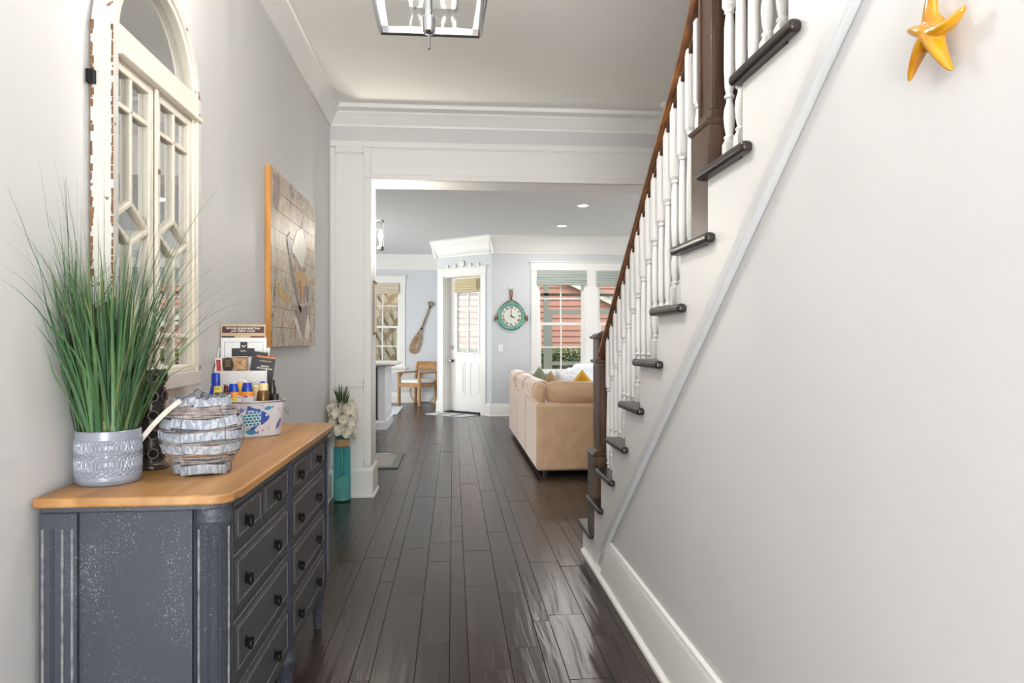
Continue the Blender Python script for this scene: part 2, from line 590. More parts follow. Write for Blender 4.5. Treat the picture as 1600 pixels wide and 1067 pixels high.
MB().prism([(-d, z) for d, z in crown_f], 'x', -.05, DL + .05).build('crown', 'trim', t6, smooth=30, local=True)
run_x('trim_7', crown_f, YO2, -4.2, 5.2, 1)
run_y('trim_8', crown_f, -4.2, YO2, 14.2, 1)

base = lambda h: [(0, 0), (.028, 0), (.028, .012), (.018, .02), (.018, h - .03), (.014, h - .022), (.012, h - .006), (.004, h), (0, h)]
run_y('baseboard_left', base(.2), XL, YB, YO - .02, 1)
# right base board is mitred where the stringer comes down
br = MB()
pr = base(.235)
n_ = len(pr)
vs = [(XR - d, YB, z) for d, z in pr] + [(XR - d, 3.60 - .68 * z, z) for d, z in pr]
br.add(vs, [tuple(range(n_)), tuple(range(n_, 2 * n_))[::-1]] + [(i, (i + 1) % n_, n_ + (i + 1) % n_, n_ + i) for i in range(n_)])
struct(br.build('baseboard_right', 'trim', smooth=30))
run_y('trim_9', [(0, 0), (.036, 0), (.034, .012), (.024, .02), (0, .022)], XR, YB, 4.05, -1)
run_x('baseboard_window', base(.2), 11.5, .60, 5.2, -1)
run_x('baseboard_oar', base(.2), 14.2, -4.2, -.28, -1)
run_y('baseboard_dining', base(.2), -.28, 12.3, 14.2, -1)
ba = sroot('baseboard_angled', (-.28, 12.32, 0), DA)
for a, b in ((0, .06), (1.105, DL)):
    MB().prism([(-d, z) for d, z in base(.2)], 'x', a - .01, b).build('board', 'trim', ba, local=True)
run_y('baseboard_dining_side', base(.2), -4.2, YO2, 8.7, 1)

# panelling of the opening: stiles and rails proud of a recessed field, own base block and cap
tp = sroot('trim_10', (XL, YO, 0))
def pn(*b, bev=.004):
    MB().box(*b).build('panel_rail', 'trim', tp, bevel=bev, seg=1)
y0, y1 = YO - .006, YO + .013
for X0, X1 in ((XL, -.92), (-.70, -.641)):
    pn(X0, X1, y0, y1, .24, 2.505 if X1 > -.9 else 2.74)
pn(XL, 1.66, y0 - .001, y1, 2.745, 2.793)
pn(-.92, -.70, y0, y1, .86, .905)
pn(-.92, -.70, y0, y1, 2.70, 2.75)
pn(-.92, -.70, y0, y1, .22, .27)
pn(-.70, -.641, y0, y1, 2.505, 2.745)
pn(-.645, 1.66, y0, y1, 2.49, 2.535)
pn(1.63, 1.69, y0, y1, .0, 2.75)
for X0, X1, Z0, Z1 in ((-.92, -.70, .27, .86), (-.92, -.70, .905, 2.70), (-.641, 1.63, 2.535, 2.745)):
    b_ = .008
    MB().box(X0, X0 + b_, y0 + .006, y1, Z0, Z1).box(X1 - b_, X1, y0 + .006, y1, Z0, Z1).box(X0, X1, y0 + .006, y1, Z0, Z0 + b_).box(X0, X1, y0 + .006, y1, Z1 - b_, Z1).build('panel_bead', 'trim', tp)
struct(MB().box(XL, XS, YO + .003, YO + .013, 2.7935, 2.91).build('wall_frieze', 'wall'))
# lining of the opening
MB().box(-.656, -.641, YO, YO2, 0, 2.505).build('jamb_lining', 'trim', tp)
MB().box(1.63, 1.646, YO, YO2, 0, 2.505).build('jamb_lining', 'trim', tp)
MB().box(-.645, 1.646, YO, YO2, 2.49, 2.506).build('head_lining', 'trim', tp)
pb = [(.0, .0), (.026, 0), (.026, .012), (.016, .02), (.016, .205), (.01, .225), (.0, .235)]
MB().prism([(YO - d, z) for d, z in pb], 'x', XL, -.625).build('base_block', 'trim', tp)
MB().prism([(-.641 + d, z) for d, z in pb], 'y', YO - .018, YO2 + .01).build('base_block', 'trim', tp)

# ---- windows
def sash_window(name, x0, x1, z0, z1, y, rows=2, colsn=2, thick=.15, blind=None, label=None):
    """double hung window in a wall that faces -Y"""
    w = sroot(name, (x0, y, z0), label=label)
    zm = (z0 + z1) / 2 - .035
    f = MB()
    t = .03
    f.box(x0, x0 + t, y, y + thick, z0, z1).box(x1 - t, x1, y, y + thick, z0, z1).box(x0, x1, y, y + thick, z1 - t, z1).box(x0, x1, y, y + thick, z0, z0 + t)
    f.build('jamb', 'trim', w)
    for nm, a, b, yy in (('upper_sash', zm - .02, z1 - t, y + .075), ('lower_sash', z0 + t, zm + .02, y + .04)):
        s = .045
        sb = MB()
        X0, X1 = x0 + t, x1 - t
        if nm == 'upper_sash':
            s = .032
        sb.box(X0, X0 + s, yy, yy + .033, a, b).box(X1 - s, X1, yy, yy + .033, a, b).box(X0 + s, X1 - s, yy, yy + .033, a, a + .045).box(X0 + s, X1 - s, yy, yy + .033, b - .042, b)
        so = sb.build(nm, 'trim', w)
        MB().box(X0 + s, X1 - s, yy + .015, yy + .019, a + .045, b - .042).build('pane', 'pane_glass', so)
        for i in range(1, colsn):
            xx = X0 + s + (X1 - X0 - 2 * s) * i / colsn
            MB().box(xx - .011, xx + .011, yy + .004, yy + .03, a + .045, b - .042).build('muntin', 'trim', so)
        for i in range(1, rows):
            zz = a + .045 + (b - a - .087) * i / rows
            MB().box(X0 + s, X1 - s, yy + .005, yy + .029, zz - .011, zz + .011).build('muntin', 'trim', so)
    return w

def casing(parent, x0, x1, z0, z1, y, head=.115, side=.10, sill=True, mulls=()):
    MB().box(x0 - side, x0 + .012, y - .022, y, z0, z1).build('casing', 'trim', parent, bevel=.003, seg=1)
    MB().box(x1 - .012, x1 + side, y - .022, y, z0, z1).build('casing', 'trim', parent, bevel=.003, seg=1)
    for a, b in mulls:
        MB().box(a - .012, b + .012, y - .022, y, z0, z1).build('mullion', 'trim', parent, bevel=.003, seg=1)
    MB().box(x0 - side - .008, x1 + side + .008, y - .026, y, z1 - .012, z1 + head).build('head_casing', 'trim', parent, bevel=.003, seg=1)
    MB().box(x0 - side - .03, x1 + side + .03, y - .045, y, z1 + head, z1 + head + .02).build('head_cap', 'trim', parent, bevel=.003, seg=1)
    if sill:
        MB().box(x0 - side - .03, x1 + side + .03, y - .07, y + .05, z0 - .012, z0 + .022).build('sill', 'trim', parent, bevel=.005)
        MB().box(x0 - side, x1 + side, y - .02, y, z0 - .11, z0 - .012).build('apron', 'trim', parent, bevel=.003, seg=1)

w1 = sash_window('window_1', 1.375, 2.185, .69, 2.40, 11.5)
sash_window('window_2', 2.375, 3.185, .69, 2.40, 11.5)
sash_window('window_3', 3.34, 4.15, .69, 2.40, 11.5)
casing(w1, 1.375, 4.15, .69, 2.40, 11.5, mulls=((2.185, 2.375), (3.185, 3.34)))
w4 = sash_window('window_4', -2.07, -1.045, .69, 2.40, 14.2, colsn=3)
casing(w4, -2.07, -1.045, .69, 2.40, 14.2, side=.09)

# windows and doors out of sight that let the daylight in
def side_glazing(name, xx, ya, yb, za, zb, n):
    w = sroot(name, (xx, ya, za))
    f = MB()
    f.box(xx - .06, xx + .06, ya, ya + .07, za, zb).box(xx - .06, xx + .06, yb - .07, yb, za, zb).box(xx - .06, xx + .06, ya, yb, zb - .07, zb).box(xx - .06, xx + .06, ya, yb, za, za + .07)
    for i in range(1, n):
        yy = ya + (yb - ya) * i / n
        f.box(xx - .04, xx + .04, yy - .05, yy + .05, za, zb)
    f.build('frame', 'trim', w)
    for i in range(n):
        a, b = ya + (yb - ya) * i / n, ya + (yb - ya) * (i + 1) / n
        MB().box(xx - .004, xx + .004, a + .04, b - .04, za + .06, zb - .06).build('pane', 'pane_glass', w)
side_glazing('window_5', -4.26, 8.8, 12.4, .02, 2.55, 3)
side_glazing('window_6', 5.26, 6.7, 10.5, .6, 2.42, 4)

# entrance door with side lights and transom behind the camera
d2 = sroot('door_2', (-.05, YB, 0))
f = MB()
for X in (-.86, -.55, .39, .70):
    f.box(X, X + .06, YB - .13, YB - .01, 0, 2.62)
f.box(-.86, .76, YB - .13, YB - .01, 2.56, 2.62).box(-.86, .76, YB - .13, YB - .01, 2.10, 2.17).box(-.86, -.52, YB - .13, YB - .01, 0, .3).box(.42, .76, YB - .13, YB - .01, 0, .3)
f.build('door_frame', 'trim', d2)
s = MB().box(-.49, -.36, YB - .1, YB - .05, .02, 2.10).box(.26, .39, YB - .1, YB - .05, .02, 2.10).box(-.36, .26, YB - .1, YB - .05, .02, .35).box(-.36, .26, YB - .1, YB - .05, 1.95, 2.10)
s.build('door_leaf', 'newel', d2)
for X0, X1, Z0, Z1 in ((-.36, .26, .35, 1.95), (-.80, -.55, .3, 2.10), (.45, .70, .3, 2.10), (-.80, .70, 2.17, 2.56)):
    MB().box(X0, X1, YB - .08, YB - .074, Z0, Z1).build('pane', 'pane_glass', d2)

# ---- patio door in the angled wall: local x along the wall, -y into the room
d1 = sroot('door_1', (-.28, 12.32, 0), DA, label='white half-glazed patio door in the angled wall')
L = dict(local=True)
for a, b in ((.06, .16), (1.0, 1.105)):
    MB().box(a, b, -.022, 0, 0, 2.33).build('casing', 'trim', d1, bevel=.003, seg=1, **L)
MB().box(.05, 1.115, -.026, 0, 2.33, 2.455).build('head_casing', 'trim', d1, bevel=.003, seg=1, **L)
MB().box(.03, 1.135, -.045, 0, 2.455, 2.475).build('head_cap', 'trim', d1, bevel=.003, seg=1, **L)
MB().box(.155, .172, 0, .2, 0, 2.335).box(.99, 1.006, 0, .2, 0, 2.335).box(.155, 1.006, 0, .2, 2.317, 2.335).build('jamb', 'trim', d1, **L)
MB().box(.155, 1.006, .0, .2, 0, .02).build('threshold', 'dark_gap', d1, **L)
DX0, DX1, DY = .174, .988, .14
lf = MB()
GX0, GX1, GZ0, GZ1 = .345, .83, 1.03, 2.10
lf.box(DX0, GX0, DY, DY + .045, .025, 2.315).box(GX1, DX1, DY, DY + .045, .025, 2.315).box(GX0, GX1, DY, DY + .045, .025, GZ0).box(GX0, GX1, DY, DY + .045, GZ1, 2.315)
leaf = lf.build('door_leaf', 'trim', d1, **L)
g = MB()
t = .028
g.box(GX0 - t, GX0 + .005, DY - .012, DY, GZ0 - t, GZ1 + t).box(GX1 - .005, GX1 + t, DY - .012, DY, GZ0 - t, GZ1 + t).box(GX0, GX1, DY - .012, DY, GZ0 - t, GZ0 + .005).box(GX0, GX1, DY - .012, DY, GZ1 - .005, GZ1 + t)
g.build('glazing_frame', 'trim', leaf, bevel=.004, seg=1, **L)
MB().box(GX0, GX1, DY + .018, DY + .024, GZ0, GZ1).build('pane', 'pane_glass', leaf, **L)
MB().box((GX0 + GX1) / 2 - .011, (GX0 + GX1) / 2 + .011, DY + .004, DY + .036, GZ0, GZ1).build('muntin', 'trim', leaf, **L)
for i in (1, 2):
    zz = GZ0 + (GZ1 - GZ0) * i / 3 + .03
    MB().box(GX0, GX1, DY + .005, DY + .035, zz - .011, zz + .011).build('muntin', 'trim', leaf, **L)
for a, b in ((.28, .53), (.64, .89)):
    p = MB()
    p.box(a, a + .014, DY - .007, DY, .30, .86).box(b - .014, b, DY - .007, DY, .30, .86).box(a, b, DY - .007, DY, .30, .314).box(a, b, DY - .007, DY, .846, .86)
    p.box(a + .045, b - .045, DY - .008, DY, .345, .815)
    p.build('raised_panel', 'trim', leaf, bevel=.004, seg=2, **L)
hd = MB().lathe([(.03, 0), (.03, -.008), (.012, -.012), (.011, -.045), (.026, -.05), (.03, -.065), (.02, -.078), (.002, -.08)], (.235, DY, .89), 16, 'y')
hd.build('handle', 'nickel', leaf, smooth=40, **L)
MB().lathe([(.027, 0), (.027, -.012), (.02, -.02), (.002, -.022)], (.235, DY, 1.12), 16, 'y').build('deadbolt', 'nickel', leaf, smooth=40, **L)
# ================================================================== STAIRCASE
RUN, RISE = .2555, .1955
N0Y, N0Z = 4.134, .172            # nose and top of the first tread
NT = 15
st = thing('staircase', (XR, 4.0, 0), 'white staircase with dark treads and a wooden handrail along the bright wall', 'staircase')
tz = lambda k: N0Z + RISE * k
ty = lambda k: N0Y - RUN * k       # nose (far edge) of tread k
XBAL = .82
# stringer on the hall side: saw-tooth above, straight below
pts = [(ty(0) - .03, .0)]
for k in range(NT):
    pts += [(ty(k) - .03, tz(k) - .03), (ty(k + 1) - .03, tz(k) - .03)]
yt = ty(NT) - .03
pts += [(yt, SK(yt)), (1.294 + (1.9 - .0) / PITCH, 0)]
MB().prism(pts, 'x', XR - .012, XR + .028).build('stringer', 'stair_white', st)
ya, yb = .3, 1.294 + 1.9 / PITCH - .24
q = MB()
w_ = .052
q.prism([(ya, SK(ya)), (yb, SK(yb)), (yb, SK(yb) - w_), (ya, SK(ya) - w_)], 'x', XR - .026, XR)
q.build('stringer_moulding', 'stair_trim', st, bevel=.008, seg=3)
tread0 = riser0 = None
for k in range(NT):
    # tread: nosing rounded along the front and along the open end
    y1, y0 = ty(k), ty(k) - RUN - .03
    t = MB()
    z1, z0 = tz(k), tz(k) - .03
    xe = XR - .042
    if tread0 is None:
        t.prism([(xe, y1), (XS - .002, y1), (XS - .002, y0), (XR - .010, y0), (XR - .010, y0 - .065), (xe, y0 - .065)], 'z', z0, z1)
        tread0 = t.build('tread', 'tread', st, bevel=.012, seg=3)
        riser0 = MB().box(XR, XS, y1 - .05, y1 - .032, z0 - .165, z0).build('riser', 'stair_white', st)
    else:
        o = share(tread0, 'tread', st, (0, -RUN * k, RISE * k))
        share(riser0, 'riser', st, (0, -RUN * k, RISE * k))
# balusters: three to a tread
def rail_z(y):
    return 2.075 - PITCH * (y - 2.57)
RT = .032
def baluster_mesh(h):
    """base at z 0, top at h"""
    a = .0165
    m = MB()
    m.box(-a, a, -a, a, 0, .072)
    m.add([(-a, -a, .072), (a, -a, .072), (a, a, .072), (-a, a, .072), (-.010, -.010, .086), (.010, -.010, .086), (.010, .010, .086), (-.010, .010, .086)],
          [(0, 1, 5, 4), (1, 2, 6, 5), (2, 3, 7, 6), (3, 0, 4, 7)])
    zb = h - .27
    m.lathe([(.009, .07), (.013, .083), (.0165, .089), (.0165, .093), (.011, .098), (.0115, .103), (.0155, .125), (.0175, .15), (.0165, .172), (.0125, .188), (.0095, .196),
             (.0095, .205), (.0155, .209), (.0155, .214), (.0115, .219), (.0105, .224), (.0145, .24), (.0165, .30), (.0155, .42), (.0115, zb - .03), (.0105, zb - .026), (.0155, zb - .021), (.0155, zb - .016), (.0105, zb - .012), (.009, zb + .01)],
            (0, 0, 0), 12, cap=False)
    m.add([(-a, -a, zb), (a, -a, zb), (a, a, zb), (-a, a, zb), (-.010, -.010, zb - .013), (.010, -.010, zb - .013), (.010, .010, zb - .013), (-.010, .010, zb - .013)],
          [(0, 1, 5, 4), (1, 2, 6, 5), (2, 3, 7, 6), (3, 0, 4, 7), (4, 5, 6, 7)])
    m.box(-a, a, -a, a, zb, h)
    return m.mesh('baluster', 40)
bal = []
step = RUN / 3
for j in range(3):
    yy = N0Y - .055 - step * j
    h = rail_z(yy) - RT / 2 + .02 - N0Z
    me = baluster_mesh(h)
    me.materials.append(MATS['stair_white'])
    bal.append((yy, me))
base_o = wloc(st)
BIGY = 2.155
for k in range(1, NT - 1):
    for j in range(3):
        yy = bal[j][0] - RUN * k
        if yy > 3.72 or abs(yy - BIGY) < .095:
            continue
        o = bpy.data.objects.new('baluster', bal[j][1])
        COL.objects.link(o)
        o.parent = st
        o.location = Vector((XBAL, yy, tz(k))) - base_o
# handrails: below and above the tall newel; each has a moulded section
sec = [(-.031, .012), (-.031, .030), (-.022, .044), (0, .050), (.022, .044), (.031, .030), (.031, .012), (.024, .004), (.024, -.006), (.016, -.012), (-.016, -.012), (-.024, -.006), (-.024, .004)]
def rail(path):
    m = MB()
    n = len(sec)
    vs, fs = [], []
    for (y, z) in path:
        vs += [(XBAL + a, y, z + b) for a, b in sec]
    for i in range(len(path) - 1):
        for k in range(n):
            fs.append((i * n + k, i * n + (k + 1) % n, (i + 1) * n + (k + 1) % n, (i + 1) * n + k))
    fs += [tuple(range(n)), tuple(range((len(path) - 1) * n, len(path) * n))[::-1]]
    return m.add(vs, fs)
low = [(3.79, rail_z(3.79) - .01), (3.4, rail_z(3.4)), (3.0, rail_z(3.0)), (2.7, rail_z(2.7)), (2.5, rail_z(2.5) + .002), (2.40, rail_z(2.40) + .012), (2.32, rail_z(2.32) + .035), (2.26, rail_z(2.26) + .07), (2.21, rail_z(2.21) + .12), (2.18, rail_z(2.18) + .17)]
rail(low).build('handrail', 'rail', st, smooth=35)
rail([(2.12, rail_z(2.12)), (1.5, rail_z(1.5)), (.8, rail_z(.8)), (.3, rail_z(.3))]).build('handrail', 'rail', st, smooth=35)
# filler blocks under the rail between balusters (dark)
fb = None
for k in range(1, 8):
    for j in range(3):
        yy = bal[j][0] - RUN * k - step / 2
        if yy > 3.70 or yy < 2.27:
            continue
        c0, c1 = yy - step / 2 + .017, yy + step / 2 - .017
        m = MB().prism([(c0, rail_z(c0) - .028), (c1, rail_z(c1) - .028), (c1, rail_z(c1) - .005), (c0, rail_z(c0) - .005)], 'x', XBAL - .014, XBAL + .014)
        m.build('fillet', 'newel', st)
# lower newel: boxed base, recessed shaft panels, two mouldings and a pyramid cap
def newel(yc, z0, zbase, ztop, wb, ws, cap, zmould, xc):
    nw = MB().box(xc - wb, xc + wb, yc - wb, yc + wb, z0, zbase).build('newel_post', 'newel', st, bevel=.003, seg=1)
    MB().lathe([(wb * 1.414 + .004, zbase - .005), (wb * 1.414 + .012, zbase + .004), (wb * 1.414 + .004, zbase + .012), (ws * 1.414 + .004, zbase + .024), (ws * 1.414 - .01, zbase + .03)], (xc, yc, 0), 4).build('base_moulding', 'newel', nw)
    s = MB()
    p = .016
    a, b = zbase + .02, zmould if zmould else ztop
    s.box(xc - ws + .007, xc + ws - .007, yc - ws + .007, yc + ws - .007, zbase + .05, b - .03)
    for sx in (-1, 1):
        for sy in (-1, 1):
            X0, X1 = sorted((xc + sx * ws, xc + sx * (ws - p)))
            Y0, Y1 = sorted((yc + sy * ws, yc + sy * (ws - p)))
            s.box(X0, X1, Y0, Y1, zbase + .05, b - .03)
    s.box(xc - ws, xc + ws, yc - ws, yc + ws, zbase, zbase + .05).box(xc - ws, xc + ws, yc - ws, yc + ws, b - .03, ztop)
    s.build('shaft', 'newel', nw, bevel=.002, seg=1)
    if zmould:
        MB().box(xc - ws - .014, xc + ws + .014, yc - ws - .014, yc + ws + .014, zmould - .008, zmould + .01).build('moulding', 'newel', nw, bevel=.006)
    if cap:
        c = MB().box(xc - ws - .018, xc + ws + .018, yc - ws - .018, yc + ws + .018, ztop, ztop + .016)
        c.build('cap_moulding', 'newel', nw, bevel=.006)
        MB().lathe([((ws + .004) * 1.414, ztop + .014), ((ws + .004) * 1.414, ztop + .024), (.004, ztop + .052)], (xc, yc, 0), 4).build('cap', 'newel', nw)
    # lathe with four sides stands on its corner: turn it square
    for ch in nw.children:
        if ch.name.startswith('base_moulding') or (ch.name.startswith('cap') and 'moulding' not in ch.name):
            c0 = Vector((xc, yc, 0)) - wloc(nw)
            ch.data.transform(Matrix.Translation(c0) @ Matrix.Rotation(R(45), 4, 'Z') @ Matrix.Translation(-c0))
    return nw
newel(3.855, tz(0), .60, 1.235, .088, .062, True, 1.11, .848)
newel(BIGY, tz(7), 1.885, 2.62, .075, .058, True, None, .845)
# ================================================================== DRESSER
speckle('dresser_paint', (58, 62, 73), (150, 153, 160), 400, .685, .5)
speckle('dresser_paint_lit', (70, 69, 73), (130, 130, 132), 420, .735, .5)  # same paint as the sides; the light on the front is in this colour
M('worn_edge', (150, 149, 150), .6, var=.2, vscale=40, rgb2=(96, 98, 104))
DT = .864
dr = thing('dresser', (-.74, 2.42, 0), 'long grey-blue distressed dresser with honey wood top against the hall wall', 'dresser')
# worktop: outline with a stepped, canted corner at either front end
XB_, XF_ = -.952, -.510
o = [(XB_, 1.678), (-.612, 1.678), (-.592, 1.685), (-.566, 1.681), (-.532, 1.694), (-.516, 1.718), (-.519, 1.740), (XF_, 1.760),
     (XF_, 3.08), (-.519, 3.098), (-.515, 3.12), (-.528, 3.142), (-.555, 3.152), (-.600, 3.155), (XB_, 3.155)]
top = MB().prism(o, 'z', DT - .024, DT).build('worktop', 'dresser_top', dr, bevel=.007, seg=3)
i2 = [(x + (.01 if x < -.7 else -.012), y + (.012 if y < 2.3 else -.012)) for x, y in o]
MB().prism(i2, 'z', DT - .038, DT - .022).build('cornice', 'dresser_paint', dr, bevel=.005)
XFB = -.54
ZB = .182
bd = MB()
bd.box(-.945, XFB - .012, 1.720, 3.10, ZB, DT - .035)
bd.build('carcass', 'dresser_paint', dr)
# side panel, framed by fluted posts
MB().box(-.865, -.61, 1.708, 1.722, ZB + .01, DT - .04).build('side_panel', 'dresser_paint', dr)
def flute(x, y, z0, z1, nx, ny, w=.0042):
    """worn fillet standing on a post"""
    return MB().tube([(x, y, z0), (x, y, z1)], w, 6)
bp_ = MB().box(-.945, -.862, 1.695, 1.74, ZB - .02, DT - .038).build('back_post', 'dresser_paint', dr, bevel=.003)
for i in range(4):
    xx = -.936 + i * .0215
    MB().tube([(xx, 1.6945, .24), (xx, 1.6945, .79)], .0035, 6).build('flute', 'worn_edge' if i != 1 else 'dresser_paint', bp_, smooth=60)
MB().box(-.942, -.89, 1.70, 1.75, 0, ZB).build('leg', 'dresser_paint', dr, bevel=.004)
MB().box(-.942, -.89, 3.05, 3.10, 0, ZB).build('leg', 'dresser_paint', dr, bevel=.004)
def post(yc, half, ends):
    r = .042 if ends else .024
    xc = XFB - .035 if ends else XFB - .018
    p = MB().lathe([(r * .96, ZB - .0), (r, ZB + .01), (r, DT - .075), (r * 1.08, DT - .07), (r * 1.08, DT - .062), (r, DT - .058), (r, DT - .036)], (xc, yc, 0), 24)
    po = p.build('corner_post' if ends else 'centre_post', 'dresser_paint', dr, smooth=40)
    if ends:
        for i in range(5):
            t = R(-118 + i * 34) if yc < 2.3 else R(118 - i * 34)
            x, y = xc + cos(t) * r, yc + sin(t) * r
            MB().tube([(x, y, .24), (x, y, DT - .085)], .0032, 6).build('flute', 'worn_edge' if i in (0, 3) else 'dresser_paint', po, smooth=60)
    # turned and fluted foot
    rr = .031
    ft = MB().lathe([(.012, 0), (.016, .002), (.017, .045), (.020, .046), (.020, .052), (.018, .054), (.0265, ZB - .035), (rr, ZB - .03), (.034, ZB - .022), (.034, ZB - .012), (rr, ZB - .006), (rr, ZB + .012)], (xc, yc, 0), 24)
    fo_ = ft.build('foot', 'dresser_paint', dr, smooth=40)
    for i in range(8):
        t = 2 * pi * i / 8 + .2
        MB().tube([(xc + cos(t) * .0185, yc + sin(t) * .0185, .06), (xc + cos(t) * .026, yc + sin(t) * .026, ZB - .045)], .003, 5).build('flute', 'dresser_paint', fo_, smooth=60)
post(1.745, .04, True)
post(2.393, .04, False)
post(3.052, .04, True)
# front rails and drawers
MB().box(XFB - .03, XFB - .008, 1.78, 2.38, ZB, DT - .036).box(XFB - .03, XFB - .008, 2.405, 3.03, ZB, DT - .036).build('front_frame', 'dresser_paint_lit', dr)
rows = [(.706, .816), (.537, .688), (.371, .522), (.203, .352)]
knob_prof = [(.0, .0), (.009, .001), (.009, .004), (.005, .006), (.005, .012), (.011, .014), (.0135, .018), (.012, .023), (.006, .026), (.0, .027)]
for c0, c1, ks in ((1.795, 2.362, (1.882, 2.182)), (2.424, 3.004, (2.515, 2.840))):
    mid = (ks[0] + ks[1]) / 2 + .018
    for ri, (z0, z1) in enumerate(rows):
        spans = [(c0, mid - .012, [ks[0]]), (mid + .012, c1, [ks[1]])] if ri == 0 else [(c0, c1, list(ks))]
        for y0, y1, kk in spans:
            d = MB().box(XFB - .012, XFB - .003, y0, y1, z0, z1)
            e = .012 if ri == 0 else .014
            d.box(XFB - .006, XFB + .003, y0 + e, y1 - e, z0 + e + .006, z1 - e)
            do = d.build('drawer', 'dresser_paint_lit', dr, bevel=.003, seg=1)
            b = MB()
            t = .0028
            a0, a1, b0, b1 = y0 + e + .006, y1 - e - .006, z0 + e + .012, z1 - e - .006
            b.box(XFB + .002, XFB + .0042, a0, a1, b1 - t, b1).box(XFB + .002, XFB + .0042, a0, a1, b0, b0 + t).box(XFB + .002, XFB + .0042, a0, a0 + t, b0, b1).box(XFB + .002, XFB + .0042, a1 - t, a1, b0, b1)
            b.build('bead', 'worn_edge', do)
            MB().box(XFB - .003, XFB - .0018, y0 + .002, y1 - .002, z1 - .003, z1 - .0002).build('worn_lip', 'worn_edge', do)
            for ky in kk:
                zc = {0: .758, 1: .607, 2: .440, 3: .272}[ri]
                k = MB()
                # small ring pull: oval backplate, stem and drop
                k.lathe([(.0, .0), (.008, .0), (.0085, .003), (.006, .0045), (0, .005)], (XFB + .0025, ky, zc), 14, 'x', sx=1.0, sy=1.9)
                k.lathe([(.0045, .0), (.0045, .012), (.0065, .014), (.0065, .019), (.002, .021)], (XFB + .003, ky, zc + .006), 10, 'x')
                k.tube([(XFB + .016 + .003 * sin(a), ky + .0085 * sin(a), zc - .004 + .014 * cos(a)) for a in [2 * pi * i / 16 for i in range(16)]], .0032, 6, closed=True)
                k.build('knob', 'black_iron', do, smooth=50)
MB().prism([(1.78, ZB - .005), (2.38, ZB - .005), (2.38, ZB + .02), (1.78, ZB + .02)], 'x', XFB - .02, XFB - .005).prism([(2.40, ZB - .005), (3.03, ZB - .005), (3.03, ZB + .02), (2.40, ZB + .02)], 'x', XFB - .02, XFB - .005).build('apron', 'dresser_paint_lit', dr)

# ================================================================== THINGS ON THE DRESSER
ZT = DT + .0005
# ---- potted grass
M('pot_glaze', (138, 144, 158), .22, var=.06, vscale=20, coat=.4)
M('soil', (60, 48, 38), .9, var=.3, vscale=60, bump=.6)
PX, PY, PR = -.872, 1.868, .0755
pg = thing('potted_plant', (PX, PY, ZT), 'tall green ornamental grass in a pale grey patterned ceramic pot', 'potted plant')
NU, NV = 320, 96
HP = .132
def pot_fn(u, v):
    z = v * HP
    r = PR
    if z < .012:
        r = PR - .006 + .006 * (z / .012) ** .5
    f = 0
    if .022 < z < .112:
        n = 26
        a = u * n
        q = (z - .022) / .09
        # bands of interlaced ovals, with nets of small diamonds between
        for c, hh, wob in ((.80, .20, .42), (.34, .20, .42)):
            t = (q - c) / hh
            if abs(t) < 1:
                w = wob * (1 - abs(t) ** 3)
                for s in (0., .5):
                    p = (a + s) % 1.0 - .5
                    f = max(f, 1 - abs(abs(p) - w) / .11)
        for c, hh in ((.57, .09), (.06, .10)):
            t = (q - c) / hh
            if abs(t) < 1.15:
                p1 = (a + t * .75) % 1.0
                p2 = (a - t * .75) % 1.0
                f = max(f, 1 - min(abs(p1 - .5), 1) / .16, 1 - min(abs(p2 - .5), 1) / .16)
        f = max(0, min(1, f))
        r += .0030 * f - .0010
    t = 2 * pi * u
    return (PX + r * cos(t), PY + r * sin(t), ZT + z)
pot = MB().grid(pot_fn, NU, NV, True)
pot.lathe([(PR, HP), (PR - .002, HP + .002), (PR - .006, HP + .001), (PR - .007, HP - .002), (PR - .007, HP - .03)], (PX, PY, ZT), 64, cap=False)
pot.lathe([(.0, .0), (PR - .006, .0)], (PX, PY, ZT), 64, cap=False)
pot.build('pot', 'pot_glaze', pg, smooth=45)
MB().lathe([(.0, HP - .024), (PR - .0065, HP - .026)], (PX, PY, ZT), 32, cap=False).build('soil', 'soil', pg)
def grass_material():
    m = M('grass', (58, 104, 62), .42, var=.2, vscale=3, rgb2=(116, 150, 96))
    n, l = m.node_tree.nodes, m.node_tree.links
    ge = n.new('ShaderNodeNewGeometry')
    r = n.new('ShaderNodeValToRGB')
    els = r.color_ramp.elements
    els[0].color = (*srgb(34, 60, 38), 1); els[1].color = (*srgb(146, 148, 100), 1)
    for p, c in ((.2, (48, 84, 50)), (.42, (66, 108, 62)), (.6, (92, 128, 80)), (.75, (52, 88, 64)), (.9, (112, 126, 76))):
        e = els.new(p); e.color = (*srgb(*c), 1)
    l.new(ge.outputs['Random Per Island'], r.inputs['Fac'])
    b = n['Principled BSDF']
    l.new(r.outputs['Color'], b.inputs['Base Color'])
    b.inputs['Subsurface Weight'].default_value = 0
grass_material()
g = MB()
gr = random.Random(21)
NB = 360
